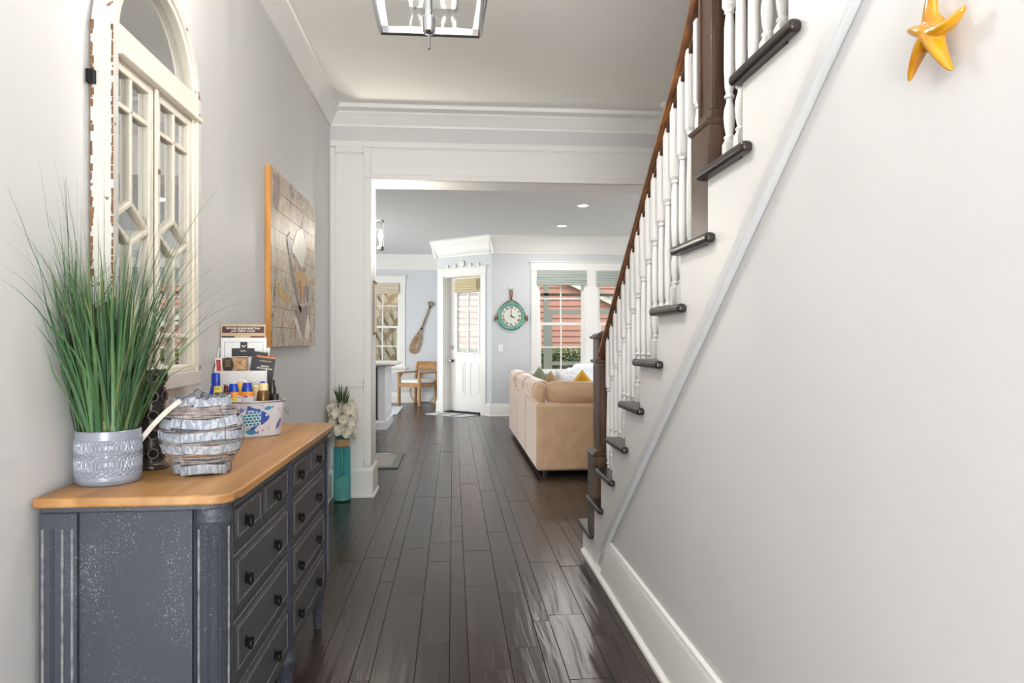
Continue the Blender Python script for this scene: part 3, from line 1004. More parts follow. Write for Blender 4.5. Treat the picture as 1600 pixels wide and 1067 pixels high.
for i in range(NB):
    a = gr.uniform(0, 2 * pi)
    rb = (PR - .014) * math.sqrt(gr.random())
    bx, by = PX + rb * cos(a), PY + rb * sin(a)
    # upright in the middle, spraying outward at the rim
    out = (rb / PR) ** 1.2
    thin = gr.random() < .36
    ln = gr.uniform(.30, .52) if not thin else gr.uniform(.42, .70)
    spread = gr.uniform(.04, .46) * (.35 + out) + (gr.uniform(0, .34) if thin else 0)
    if gr.random() < .09:
        spread += .40; ln *= .95
    a2 = a + gr.gauss(0, .5)
    w = gr.uniform(.0032, .0062) if not thin else gr.uniform(.0010, .0019)
    curl = gr.uniform(.3, 1.5)
    sd = (-sin(a2), cos(a2))
    tw = gr.uniform(-1.2, 1.2)
    segs = 9
    vs, fs = [], []
    px, py, pz = bx, by, ZT + HP - .03
    ang = spread * .45
    ds = ln / segs
    for s in range(segs + 1):
        t = s / segs
        ww = w * (1 - t ** 1.7) * (1.0 if t > .15 else .7 + 2 * t) + .00022
        c_, s_ = cos(tw * t), sin(tw * t)
        sx, sy = sd[0] * c_ - cos(a2) * s_, sd[1] * c_ - sin(a2) * s_
        qx = max(px, XL + .008)
        vs += [(qx - sx * ww, py - sy * ww, pz), (qx + cos(a2) * ww * .35, py + sin(a2) * ww * .35, pz - ww * .2), (qx + sx * ww, py + sy * ww, pz)]
        vs = [(max(p[0], (XL + .006) if p[1] < 1.925 or p[2] < 1.06 else -.884), p[1], p[2]) for p in vs]
        if s < segs:
            px += sin(ang) * cos(a2) * ds; py += sin(ang) * sin(a2) * ds; pz += cos(ang) * ds
            ang += spread * curl * 1.5 / segs * (.4 + 1.6 * t)
            k = s * 3
            fs += [(k, k + 1, k + 4, k + 3), (k + 1, k + 2, k + 5, k + 4)]
    g.add(vs, fs)
go = g.build('blades', 'grass', pg, smooth=180)
go['kind'] = 'stuff'

# ---- tall pierced metal vase behind it
M('pewter', (92, 86, 80), .35, metal=.75, var=.2, vscale=30)
VX, VY, VR, VH = -.846, 2.06, .034, .275
pv = thing('pierced_vase', (VX, VY, ZT), 'tall dark pewter candle vase with ringed holes behind the grass pot', 'vase')
MB().lathe([(VR + .012, 0), (VR + .014, .004), (VR + .012, .01), (VR + .004, .014), (VR, .02), (VR - .002, VH - .02), (VR + .003, VH - .01), (VR + .004, VH), (VR - .003, VH), (VR - .005, VH - .03)], (VX, VY, ZT), 40).build('body', 'pewter', pv, smooth=40)
ring0 = None
for r_ in range(5):
    for c_ in range(7):
        t = R(-62) + 2 * pi * c_ / 7
        zc = .045 + r_ * .0525
        rot = (0, R(90), t)
        if ring0 is None:
            q = MB()
            q.tube([(.0128 * cos(a), .0128 * sin(a), .003) for a in [2 * pi * i / 18 for i in range(18)]], .0032, 6, closed=True)
            for a in (0, pi / 2, pi, 3 * pi / 2):
                q.sphere((.0205 * cos(a), .0205 * sin(a), .001), .0032, 8, 6)
            ring0 = q.build('ring', 'pewter', pv, smooth=60, local=True)
            hole_shade0 = MB().lathe([(.0, .0025), (.0112, .0015)], (0, 0, 0), 18, cap=False).build('hole_shade', 'dark_gap', pv, local=True)  # dark disc on the solid body paints the shade inside a hole
            for ob in (ring0, hole_shade0):
                ob.location = (VR * cos(t), VR * sin(t), zc); ob.rotation_euler = rot
        else:
            share(ring0, 'ring', pv, (VR * cos(t), VR * sin(t), zc), rot)
            share(hole_shade0, 'hole_shade', pv, (VR * cos(t), VR * sin(t), zc), rot)

# ---- grey wicker and slat lantern
speckle('grey_slat', (142, 150, 164), (178, 183, 192), 120, .50, .75, bump=.3)
M('twig', (120, 108, 104), .85, var=.3, vscale=60, bump=.4, rgb2=(172, 164, 160))
M('wire', (104, 100, 100), .6, metal=.5, var=.1)
LX, LY = -.682, 1.985
wl = thing('wicker_lantern', (LX, LY, ZT), 'round whitewashed grey slat and twig lantern with a looped handle', 'lantern')
prof = [(0, .068), (.028, .070), (.05, .088), (.075, .100), (.11, .105), (.145, .100), (.165, .090), (.182, .074), (.205, .068)]
def lr(z):
    for (z0, r0), (z1, r1) in zip(prof, prof[1:]):
        if z <= z1:
            return r0 + (r1 - r0) * (z - z0) / (z1 - z0)
    return prof[-1][1]
lrn = random.Random(5)
for z0, z1 in ((.004, .028), (.062, .084), (.096, .118), (.130, .153), (.184, .205)):
    nseg = 7
    a0 = lrn.uniform(0, 1)
    for i in range(nseg):
        t0, t1 = a0 + 2 * pi * i / nseg + .01, a0 + 2 * pi * (i + 1) / nseg + .03
        dr_ = (i % 2) * .0018
        tilt = lrn.uniform(-.002, .002)
        m = MB()
        K = 6
        vs, fs = [], []
        for k in range(K):
            t = t0 + (t1 - t0) * k / (K - 1)
            for zz, oo in ((z0, 0), (z1, 0), (z1, .003), (z0, .003)):
                r = lr(zz) + dr_ + oo
                vs.append((LX + r * cos(t), LY + r * sin(t), ZT + zz + tilt * (k - 2)))
        for k in range(K - 1):
            for e in range(4):
                fs.append((k * 4 + e, k * 4 + (e + 1) % 4, k * 4 + 4 + (e + 1) % 4, k * 4 + 4 + e))
        fs += [(0, 1, 2, 3), (4 * K - 1, 4 * K - 2, 4 * K - 3, 4 * K - 4)]
        m.add(vs, fs).build('slat', 'grey_slat', wl)
for z0, z1, n in ((.030, .058, 6), (.086, .095, 3), (.120, .130, 3), (.155, .182, 6)):
    tw = MB()
    for i in range(n * 2):
        zc = z0 + (z1 - z0) * lrn.random()
        ph, am = lrn.uniform(0, 6), lrn.uniform(.001, .003)
        t0 = lrn.uniform(0, 6.28); span = lrn.uniform(2.5, 5.5)
        ptsT = []
        for k in range(22):
            t = t0 + span * k / 21
            zz = zc + am * sin(3 * t + ph)
            r = lr(max(0, min(.205, zz))) + lrn.uniform(-.0005, .002)
            ptsT.append((LX + r * cos(t), LY + r * sin(t), ZT + zz))
        tw.tube(ptsT, lrn.uniform(.0012, .0024), 5)
    tw.build('twigs', 'twig', wl, smooth=60)['kind'] = 'stuff'
for i in range(6):
    t = i * 2 * pi / 6 + .35
    MB().tube([(LX + (lr(z) + .0045) * cos(t), LY + (lr(z) + .0045) * sin(t), ZT + z) for z in [.002 + .0202 * k for k in range(11)]], .0007, 5).build('wire', 'wire', wl)
MB().lathe([(.0, .004), (.066, .004)], (LX, LY, ZT), 24, cap=False).build('base_plate', 'grey_slat', wl)
# handle: wire loops at the rim and a wrapped grip lying against the left side
hp = []
for k in range(15):
    t = k / 14
    p0, p1, p2 = Vector((LX + .012, LY - .07, ZT + .225)), Vector((LX - .05, LY - .115, ZT + .195)), Vector((LX - .135, LY - .085, ZT + .085))
    hp.append(tuple(p0 * (1 - t) ** 2 + p1 * 2 * t * (1 - t) + p2 * t * t))
h = MB()
hw = MB()
for s in range(5):
    a = s * 2 * pi / 5
    hw.tube([(p[0] + .0035 * cos(a), p[1], p[2] + .0035 * sin(a)) for p in hp[4:]], [.0035] * 10 + [.0028], 6)
M('rattan', (206, 200, 192), .7, var=.12, vscale=50)
ho = hw.build('handle_grip', 'rattan', wl, smooth=60)
h.tube(hp[:6], .0018, 6)
h.tube([(LX + .014 + .012 * cos(a), LY - .07, ZT + .218 + .012 * sin(a)) for a in [2 * pi * i / 14 for i in range(14)]], .0016, 6, closed=True)
h.tube([(LX + .03 + .010 * cos(a), LY - .068, ZT + .212 + .010 * sin(a)) for a in [2 * pi * i / 14 for i in range(14)]], .0016, 6, closed=True)
h.build('handle_wire', 'nickel', wl, smooth=60)

# ---- oval tub printed with fish
M('tub_white', (226, 228, 238), .35, var=.03)
M('galvanized', (150, 150, 150), .35, metal=.8, var=.15, vscale=30)
for nm, c in (('print_teal', (44, 146, 186)), ('print_blue', (44, 84, 176)), ('print_light_blue', (110, 178, 214)), ('print_violet', (110, 110, 190)), ('print_coral', (222, 106, 120)), ('print_lilac', (186, 178, 212)), ('print_white', (236, 238, 244))):
    M(nm, c, .4, var=.06, vscale=80)
TX, TY, TA, TB, TH = -.793, 2.755, .152, .098, .128
tub = thing('fish_tub', (TX, TY, ZT), 'oval white metal tub printed with blue fish and starfish', 'tub')
def tub_p(s, z, off=0.):
    """point on the tub: s metres round the front from its middle, z up"""
    k = .88 + .12 * z / TH
    t = -pi / 2 + s / .135
    return (TX + (TA * k + off) * cos(t), TY + (TB * k + off) * sin(t), ZT + z)
t_ = MB()
t_.lathe([(.88, 0.0), (.885, .002), (1.0, TH), (1.012, TH + .002), (1.012, TH + .006), (1.0, TH + .007), (.985, TH + .003), (.875, .006), (.0, .006)], (TX, TY, ZT), 64, sx=TA, sy=TB)
t_.build('tub_body', 'tub_white', tub, smooth=40)
MB().tube([(TX + TA * 1.006 * cos(a), TY + TB * 1.006 * sin(a), ZT + TH + .003) for a in [2 * pi * i / 64 for i in range(64)]], .0032, 6, closed=True).build('rim', 'galvanized', tub, smooth=60)
MB().lathe([(.892, .0), (.9, .002), (.892, .004)], (TX, TY, ZT), 64, sx=TA, sy=TB, cap=False).build('foot_rim', 'galvanized', tub)
hd_ = MB().tube([(TX + TA + .003 + .012 * sin(a), TY + .03 * cos(a), ZT + TH - .022 - .026 * sin(a)) for a in [pi * i / 12 for i in range(13)]], .0022, 6)
hd_.build('handle', 'galvanized', tub, smooth=60)
def decal(poly, mat, off=.0006, name='print'):
    m = MB()
    n = len(poly)
    cx, cz = sum(p[0] for p in poly) / n, sum(p[1] for p in poly) / n
    vs = [tub_p(cx, cz, off)] + [tub_p(a, b, off) for a, b in poly] + [tub_p(cx + (a - cx) * .5, cz + (b - cz) * .5, off) for a, b in poly]
    fs = []
    for i in range(n):
        j = (i + 1) % n
        fs += [(0, 1 + n + i, 1 + n + j), (1 + n + i, 1 + i, 1 + j, 1 + n + j)]
    return m.add(vs, fs).build(name, mat, tub)
def xf(poly, cx, cz, s, rot=0., sz=1.):
    return [(cx + s * (x * cos(rot) - z * sin(rot)), cz + s * (x * sin(rot) + z * cos(rot)) * sz) for x, z in poly]
star = [( (1 if i % 2 == 0 else .34) * sin(pi * i / 5), (1 if i % 2 == 0 else .34) * cos(pi * i / 5)) for i in range(10)]
ell = lambda n=20, a=1., b=1., s=1.: [(a * cos(2 * pi * i / n), b * sin(2 * pi * i / n) * (1 if cos(2 * pi * i / n) < .2 else s)) for i in range(n)]
fish = [(-1, .0), (-.8, .22), (-.45, .40), (0, .47), (.45, .38), (.8, .18), (1.0, .0), (.8, -.18), (.45, -.38), (0, -.47), (-.45, -.40), (-.8, -.22)]
tail = [(.85, 0), (1.35, .42), (1.22, 0), (1.38, -.42)]
# big fish in the middle of the visible side, head to the right
bx_, bz_, bs = .048, .070, .058
rt_ = .06
decal(xf([(-.98, .12), (-1.62, .42), (-1.56, -.30), (-1.25, -.34), (-.98, -.12)], bx_, bz_, bs, rt_), 'print_blue')
decal(xf([(-.25, .42), (-.15, .86), (.55, .56), (.62, .40)], bx_, bz_, bs, rt_), 'print_blue')
decal(xf([(.45, -.44), (.05, -.88), (-.25, -.86), (.1, -.40)], bx_, bz_, bs, rt_), 'print_blue')
decal(xf([(x * .98, z * 1.15) for x, z in fish], bx_, bz_, bs, rt_), 'print_white', .0009)
decal(xf([(.62, .45), (.85, .36), (1.12, .12), (1.18, -.02), (1.05, -.2), (.72, -.42), (.58, -.46)], bx_, bz_, bs, rt_), 'print_blue', .0013)
decal(xf(ell(12), bx_ + .94 * bs, bz_ + .012, .0045), 'print_white', .0016)
for r_ in range(-2, 3):
    for c_ in range(-5, 4):
        x_, z_ = c_ * .22 + (.11 if r_ % 2 else 0) - .02, r_ * .19
        if abs(z_) < .50 * (1 - (max(0, -x_) / 1.05) ** 1.6) and -.92 < x_ < .56:
            decal(xf([(-.1, .0), (-.04, .082), (.06, .082), (.115, 0), (.06, -.082), (-.04, -.082)], bx_ + bs * (x_ * cos(rt_)), bz_ + bs * z_ + bs * x_ * rt_, bs), 'print_teal', .0014, 'scale')
decal(xf(fish, .050, .020, .021, -.08), 'print_teal'); decal(xf([(x, z) for x, z in tail], .050, .020, .021, -.08), 'print_blue')
decal(xf(fish, .108, .108, .016, .15), 'print_teal'); decal(xf(tail, .108, .108, .016, .15), 'print_blue')
decal(xf([(-x, z) for x, z in fish], -.038, .102, .022, -.02), 'print_light_blue'); decal(xf([(-x, z) for x, z in tail], -.038, .102, .022, -.02), 'print_blue')
decal(xf(star, .017, .100, .0165, .2), 'print_violet')
decal(xf(star, .002, .044, .0175, .15), 'print_coral')
decal(xf(star, .093, .026, .0065, .3), 'print_coral')
decal(xf(star, .117, .032, .0085, .1), 'print_lilac')
decal(xf(ell(12), .038, .034, .006), 'print_lilac'); decal(xf(ell(12), .085, .118, .0055), 'print_lilac'); decal(xf(star, .16, .10, .009), 'print_lilac')
decal(xf([(-x, z) for x, z in fish], .172, .045, .026, .9), 'print_violet'); decal(xf(fish, -.11, .05, .03, .2), 'print_blue'); decal(xf(star, -.10, .10, .016, .2), 'print_coral')

# ---- bottles and packets in the tub
M('blue_plastic', (20, 62, 190), .25, var=.05, coat=.3)
M('orange_plastic', (240, 146, 34), .3, var=.05, coat=.2)
M('yellow_plastic', (238, 190, 66), .35, var=.05)
M('yellow_label', (246, 220, 92), .4, var=.03)
M('label_white', (238, 236, 238), .45, var=.04)
M('cream_cap', (238, 222, 166), .4, var=.04)
M('bronze', (122, 92, 58), .28, metal=.55, var=.12)
M('brown_box', (96, 72, 52), .5, var=.12, vscale=30)
M('gold_print', (172, 146, 96), .4, metal=.3, var=.1)
M('black_plastic', (40, 36, 34), .3, var=.08, coat=.2)
M('ink', (28, 26, 30), .6, var=.05)
M('dark_red', (110, 34, 36), .4, var=.08)
ZI = ZT + .0075
def bottle(label, x, y, prof, cap_prof, mats, zb=0., sx=1., sy=1., rz=0, name='sunscreen_bottle', grp='bottles in the fish tub'):
    r = thing(name, (x, y, ZI), label, 'bottle', grp, rz)
    MB().lathe([(a, b) for a, b in prof], (0, 0, zb), 24, sx=sx, sy=sy).build('bottle_body', mats[0], r, smooth=45, local=True)
    MB().lathe([(a, b) for a, b in cap_prof], (0, 0, zb), 24, sx=sx, sy=sy).build('cap', mats[1], r, smooth=40, local=True)
    return r
bb = bottle('tall royal blue sunscreen bottle with a yellow 50 label', -0.894, 2.745, [(.026, 0), (.030, .004), (.031, .09), (.028, .14), (.018, .18), (.016, .19)], [(.017, .188), (.0175, .192), (.0165, .224), (.015, .229), (.0, .23)], ('blue_plastic', 'blue_plastic'), sx=.95, sy=.62)
MB().grid(lambda u, v: (.0012 + .0285 * cos(R(-95 + 75 * u)) * (1 - .34 * v ** 2), .0195 * sin(R(-95 + 75 * u)) * (1 - .34 * v ** 2) - .0008, .138 + .042 * v), 8, 6).build('label', 'yellow_label', bb, local=True, smooth=180)
text_mesh('50', .016, 'ink', bb, (.0105, -.0203, .172), (R(78), 0, R(12)))
ob1 = bottle('orange sunscreen bottle with a blue cap beside the brown box', -0.822, 2.722, [(.021, 0), (.0235, .004), (.0235, .150), (.020, .158), (.016, .160)], [(.0195, .158), (.0195, .162), (.015, .186), (.0135, .189), (0, .19)], ('orange_plastic', 'blue_plastic'), sx=1., sy=.7)
ob2 = bottle('orange sunscreen bottle with a blue cap and white label', -0.776, 2.735, [(.024, 0), (.027, .004), (.027, .145), (.022, .158), (.018, .161)], [(.0205, .159), (.0205, .163), (.016, .189), (.0145, .192), (0, .193)], ('orange_plastic', 'blue_plastic'), sx=1., sy=.7)
MB().lathe([(.0276, .085), (.0276, .141)], (0, 0, 0), 24, sx=1., sy=.7, cap=False).build('label', 'label_white', ob2, local=True, smooth=60)
MB().box(-.006, .008, -.0205, -.0192, .139, .142).build('label_line', 'blue_plastic', ob2, local=True)
yb = bottle('flat yellow and white lotion bottle behind the orange bottles', -0.814, 2.79, [(.030, 0), (.034, .004), (.034, .15), (.028, .178), (.012, .190)], [(.012, .189), (.010, .195), (0, .196)], ('yellow_plastic', 'label_white'), sx=1., sy=.45, name='lotion_bottle')
MB().tube([(.037 * cos(a), 0, .155 + .042 * sin(a)) for a in [pi * i / 16 for i in range(17)]], .0055, 8).build('white_edge', 'label_white', yb, local=True, smooth=60)
sm = bottle('small white tube with a cream cap', -0.749, 2.775, [(.017, 0), (.018, .003), (.018, .165), (.014, .172)], [(.0185, .145), (.0185, .176), (.015, .180), (0, .181)], ('label_white', 'cream_cap'), name='lotion_tube')
bp2 = bottle('narrow blue tube standing behind the white tube', -0.736, 2.80, [(.008, 0), (.0085, .002), (.0085, .165)], [(.009, .164), (.009, .190), (.006, .194), (0, .195)], ('blue_plastic', 'blue_plastic'), name='blue_tube')
br_ = bottle('round bronze lotion bottle with a cream cap', -0.718, 2.742, [(.020, 0), (.023, .004), (.024, .11), (.0245, .135), (.022, .155), (.0175, .163)], [(.0175, .162), (.0175, .186), (.0165, .189), (0, .19)], ('bronze', 'cream_cap'), name='bronze_bottle')
sp = bottle('black spray bottle with ridged nozzle', -0.696, 2.79, [(.013, 0), (.014, .003), (.014, .155), (.0135, .158)], [(.0135, .157), (.0135, .172), (.0095, .174), (.0085, .196), (.007, .2), (0, .2)], ('black_plastic', 'black_plastic'), name='spray_bottle')
MB().tube([(0, -.0085, .192), (0, -.012, .192)], .002, 8).build('nozzle', 'nickel', sp, local=True)
bottle('short black bottle with a flat cap beside the spray bottle', -0.678, 2.755, [(.012, 0), (.014, .003), (.014, .128)], [(.0145, .127), (.0145, .147), (.013, .149), (0, .149)], ('black_plastic', 'black_plastic'), name='black_bottle')
bx = thing('brown_box', (-0.856, 2.708, ZI), 'brown soap box with gold lettering at the tub rim', 'box', None, R(6))
MB().box(-.028, .030, -.009, .009, 0, .158).build('carton', 'brown_box', bx, local=True, bevel=.001, seg=1)
MB().box(-.020, .024, -.0098, -.0088, .120, .148).build('gold_panel', 'gold_print', bx, local=True)
for zz, w in ((.141, .017), (.134, .013), (.127, .016)):
    MB().box(-w + .002, w + .002, -.0105, -.0096, zz - .0014, zz + .0014).build('print_line', 'brown_box', bx, local=True)
bk = thing('red_bottle', (-0.866, 2.775, ZI), 'dark red bottle top peeping behind the blue bottle', 'bottle', 'bottles in the fish tub')
MB().lathe([(.011, 0), (.012, .003), (.012, .15), (.0085, .16), (.0085, .176), (.006, .18), (0, .18)], (0, 0, 0), 16).build('bottle_body', 'dark_red', bk, local=True, smooth=45)
lid_ = thing('blue_scoop', (-0.742, 2.695, ZI), 'flat blue plastic scoop leaning on the tub rim', 'scoop')
sc_ = MB()
sc_.T = Matrix.Translation((0, 0, .108)) @ Matrix.Rotation(R(-35), 4, 'Y')
sc_.sphere((0, 0, 0), (.026, .004, .010), 16, 8)
sc_.T = None
sc_.tube([(-.0, 0, .105), (.004, .012, .05), (.006, .02, .001)], .004, 6)
sc_.build('scoop_blade', 'blue_plastic', lid_, local=True, smooth=60)
pk = thing('sample_sachet', (-0.801, 2.694, ZI), 'small white and yellow sample sachet by the orange bottle', 'sachet')
MB().box(-.016, .0, -.0025, -.0005, 0, .141).build('sachet', 'yellow_label', pk, local=True, bevel=.0008, seg=1)
MB().box(.001, .016, -.004, -.002, 0, .147).build('packet', 'label_white', pk, local=True, bevel=.0008, seg=1)
MB().box(.003, .014, -.0046, -.0038, .1400, .1425).build('packet_stripe', 'blue_plastic', pk, local=True)

# ---- white leaflet holder and its leaflets, turned a little towards the hall
bh = thing('leaflet_holder', (-.855, 2.955, ZT), 'white desk leaflet holder with sloping sides behind the fish tub', 'holder', None, R(7))
BW, BD = .098, .052
M('holder_white', (233, 232, 232), .4, var=.02)
MB().box(-BW, BW, -BD, -BD + .004, 0, .238).build('front', 'holder_white', bh, local=True, bevel=.001, seg=1)
MB().box(-BW, BW, -BD - .003, -BD, .0, .198).build('front_pocket', 'holder_white', bh, local=True, bevel=.001, seg=1)
for s in (-1, 1):
    MB().prism([(-BD, 0), (BD, 0), (BD, .33), (BD - .01, .33), (-BD, .238)], 'x', s * BW - .002, s * BW + .002).build('side', 'holder_white', bh, local=True)
MB().box(-BW, BW, BD - .004, BD, 0, .33).build('back', 'holder_white', bh, local=True)
MB().box(-BW, BW, -BD, BD, 0, .004).build('base', 'holder_white', bh, local=True)
M('sage_print', (150, 176, 160), .5, var=.1)
for i, xx in enumerate((-.06, -.03, .005, .04, .07)):
    MB().sphere((xx, -BD - .003, .183 + .004 * (i % 2)), (.006, .0006, .003), 8, 5).build('print', 'sage_print', bh, local=True)
M('kraft', (196, 172, 140), .6, var=.06); M('maroon', (78, 38, 34), .55, var=.06); M('maroon2', (128, 40, 38), .55, var=.06)
M('charcoal', (44, 42, 44), .5, var=.05); M('paper', (238, 238, 240), .55, var=.015); M('letter_white', (240, 236, 228), .6, var=.02)
M('food_photo', (176, 128, 76), .5, vscale=55, rgb2=(92, 58, 40)); M('food_light', (222, 190, 140), .5, vscale=70, rgb2=(150, 96, 60)); M('orange_print', (206, 120, 58), .5, var=.08); M('red_print', (190, 64, 60), .5, var=.2, vscale=60)
def leaflet(name, label, dx, dy, tilt, lean, w, h, mat, z=.006):
    r = thing(name, (0, 0, 0), label, 'leaflet', 'leaflets in the white holder')
    r.matrix_world = Matrix.Translation((-.855, 2.955, ZT)) @ Matrix.Rotation(R(7), 4, 'Z') @ Matrix.Translation((dx, dy, z)) @ Matrix.Rotation(R(lean), 4, 'X') @ Matrix.Rotation(R(tilt), 4, 'Y')
    MB().box(-w / 2, w / 2, -.0015, .0015, 0, h).build('sheet', mat, r, local=True)
    return r
VT = (R(90), 0, 0)
lw = leaflet('menu_board', 'brown and kraft menu card at the back of the white holder', -.006, BD - .012, 0, -1, .175, .42, 'kraft')
MB().box(-.082, .082, -.0022, -.0014, .385, .412).build('title_band', 'maroon', lw, local=True)
text_mesh('WE WORK @ BEING MORE THAN', .0108, 'letter_white', lw, (0, -.0024, .4035), VT, bold=.0002, sx=.8)
text_mesh('JUST GREAT FOOD', .0108, 'letter_white', lw, (0, -.0024, .3922), VT, bold=.0002)
for x0, x1, mt in ((-.084, -.034, 'charcoal'), (.028, .082, 'maroon2')):
    MB().box(x0, x1, -.0022, -.0014, .355, .372).build('print_block', mt, lw, local=True)
wf = leaflet('menu_folder', 'white menu folder with a dark emblem and band', -.002, BD - .022, 0, -1, .178, .365, 'paper')
fr_ = MB()
for b in ((-.076, .076, .346, .347), (-.076, .076, .285, .286), (-.076, -.075, .285, .347), (.075, .076, .285, .347)):
    fr_.box(b[0], b[1], -.002, -.0014, b[2], b[3])
fr_.build('ruled_border', 'charcoal', wf, local=True)
MB().box(-.014, .014, -.0024, -.0014, .322, .348).build('emblem', 'charcoal', wf, local=True)
MB().prism([(-.010, .332), (-.004, .334), (0, .328), (.005, .334), (.011, .335), (.004, .329), (0, .324), (-.005, .329)], 'y', -.003, -.0022).build('emblem_bird', 'letter_white', wf, local=True)
MB().box(-.047, .042, -.0024, -.0014, .288, .322).build('band', 'charcoal', wf, local=True)
text_mesh('MENU', .009, 'letter_white', wf, (-.002, -.0027, .310), VT)
fl = leaflet('food_leaflet', 'colourful food leaflet with a black oval badge', -.022, -BD + .022, -3, 2, .125, .288, 'paper')
MB().box(-.036, .062, -.0022, -.0014, .22, .286).build('photo', 'food_photo', fl, local=True)
MB().box(-.006, .055, -.0028, -.002, .235, .283).build('photo_plate', 'food_light', fl, local=True)
MB().box(-.058, -.042, -.0022, -.0014, .225, .28).build('red_script', 'red_print', fl, local=True)
MB().lathe([(.0, -.0036), (.0215, -.0034), (.0215, -.002)], (-.014, 0, .258), 24, 'y', sx=1., sy=1.35).build('badge', 'charcoal', fl, local=True)
for i in range(4):
    MB().box(-.024, -.005, -.0042, -.0036, .275 - i * .008, .2775 - i * .008).build('badge_line', 'gold_print', fl, local=True)
dk = leaflet('dark_leaflet', 'dark green leaflet behind the food leaflet', .028, -BD + .034, 8, 1, .06, .31, 'charcoal')
bc = leaflet('escape_card', 'black card tilted in the holder front with white lettering', .056, -BD + .014, 8, 1, .074, .295, 'charcoal')
MB().box(-.036, .036, -.0022, -.0014, .285, .2935).build('orange_stripe', 'orange_print', bc, local=True)
text_mesh('ESCAPE ROOM', .0068, 'letter_white', bc, (0, -.0024, .272), VT)
text_mesh("DESTIN'S", .0078, 'letter_white', bc, (0, -.0024, .2515), VT, bold=.0003)
text_mesh('BEST ESCAPE GAME', .0068, 'letter_white', bc, (0, -.0024, .2425), VT, bold=.0003)
# ================================================================== THINGS ON THE HALL WALLS AND CEILING
# ---- arched window mirror
M('old_white', (222, 215, 200), .5, var=.03, vscale=8, bump=.08, bscale=40)
def chip_white():
    m = M('chipped_white', (203, 200, 195), .55, var=.03)
    n, l = m.node_tree.nodes, m.node_tree.links
    bs = n['Principled BSDF']
    old = bs.inputs['Base Color'].links[0].from_socket
    tc = n['Texture Coordinate']
    a = n.new('ShaderNodeTexNoise'); a.inputs['Scale'].default_value = 28; a.inputs['Detail'].default_value = 7
    l.new(tc.outputs['Object'], a.inputs['Vector'])
    r = n.new('ShaderNodeValToRGB'); r.color_ramp.elements[0].position = .665; r.color_ramp.elements[1].position = .68
    l.new(a.outputs['Fac'], r.inputs['Fac'])
    mx = n.new('ShaderNodeMixRGB'); mx.inputs[2].default_value = (*srgb(128, 92, 62), 1)
    l.new(r.outputs['Color'], mx.inputs[0]); l.new(old, mx.inputs[1]); l.new(mx.outputs[0], bs.inputs['Base Color'])
chip_white()
M('bare_wood', (120, 88, 60), .8, var=.3, vscale=60, bump=.4)
M('mirror', (228, 230, 232), .01, metal=1., var=.004)
mr = thing('arched_mirror', (-.93, 2.272, 1.07), 'tall arched old window frame with mirror panes on the hall wall', 'mirror')
MYC, MHW, MZ0, MZS = 2.274, .328, 1.068, 2.03
def arch_pts(hw, z0, zs, n=24):
    return [(MYC - hw, z0), (MYC + hw, z0)] + [(MYC + hw * cos(pi * i / n), zs + hw * sin(pi * i / n)) for i in range(n + 1)]
def arch_frame(hw_o, hw_i, z0, z0i, x0, x1, ragged=0., rnd=None):
    o, i_ = arch_pts(hw_o, z0, MZS), arch_pts(hw_i, z0i, MZS)
    n = len(o)
    jit = lambda p: (p[0] + rnd.uniform(-ragged, ragged), p[1] + rnd.uniform(-ragged, ragged)) if ragged else p
    vs = []
    for x in (x0, x1):
        vs += [(x, *p) for p in o] + [(x, *p) for p in i_]
    fs = []
    for k in range(n):
        j = (k + 1) % n
        fs += [(k, j, n + j, n + k), (2 * n + k, 3 * n + k, 3 * n + j, 2 * n + j), (k, 2 * n + k, 2 * n + j, j), (n + k, n + j, 3 * n + j, 3 * n + k)]
    return MB().add(vs, fs)
outer = arch_frame(MHW, MHW - .032, MZ0, MZ0 + .05, XL + .004, -.897).build('frame', 'chipped_white', mr, bevel=.003, seg=2)
arch_frame(MHW - .026, MHW - .048, MZ0 + .05, MZ0 + .07, -.95, -.905).build('inner_frame', 'old_white', mr, bevel=.004, seg=2)
# worn wood showing along both edges of the outer side
rg = random.Random(3)
for xx, w in ((-.955, .010), (-.8985, .005)):
    ch = MB()
    z = MZ0 + .02
    while z < MZS + .05:
        hgt = rg.uniform(.003, .022)
        ww = w * rg.uniform(.3, 1.)
        if rg.random() < .8:
            ch.box(xx - (0 if xx < -.94 else ww), xx + (ww if xx < -.94 else .001), MYC - MHW - .0012, MYC - MHW + .002, z, z + hgt)
        z += hgt * rg.uniform(.9, 1.3)
    ch.build('bare_edge', 'bare_wood', mr)['kind'] = 'stuff'
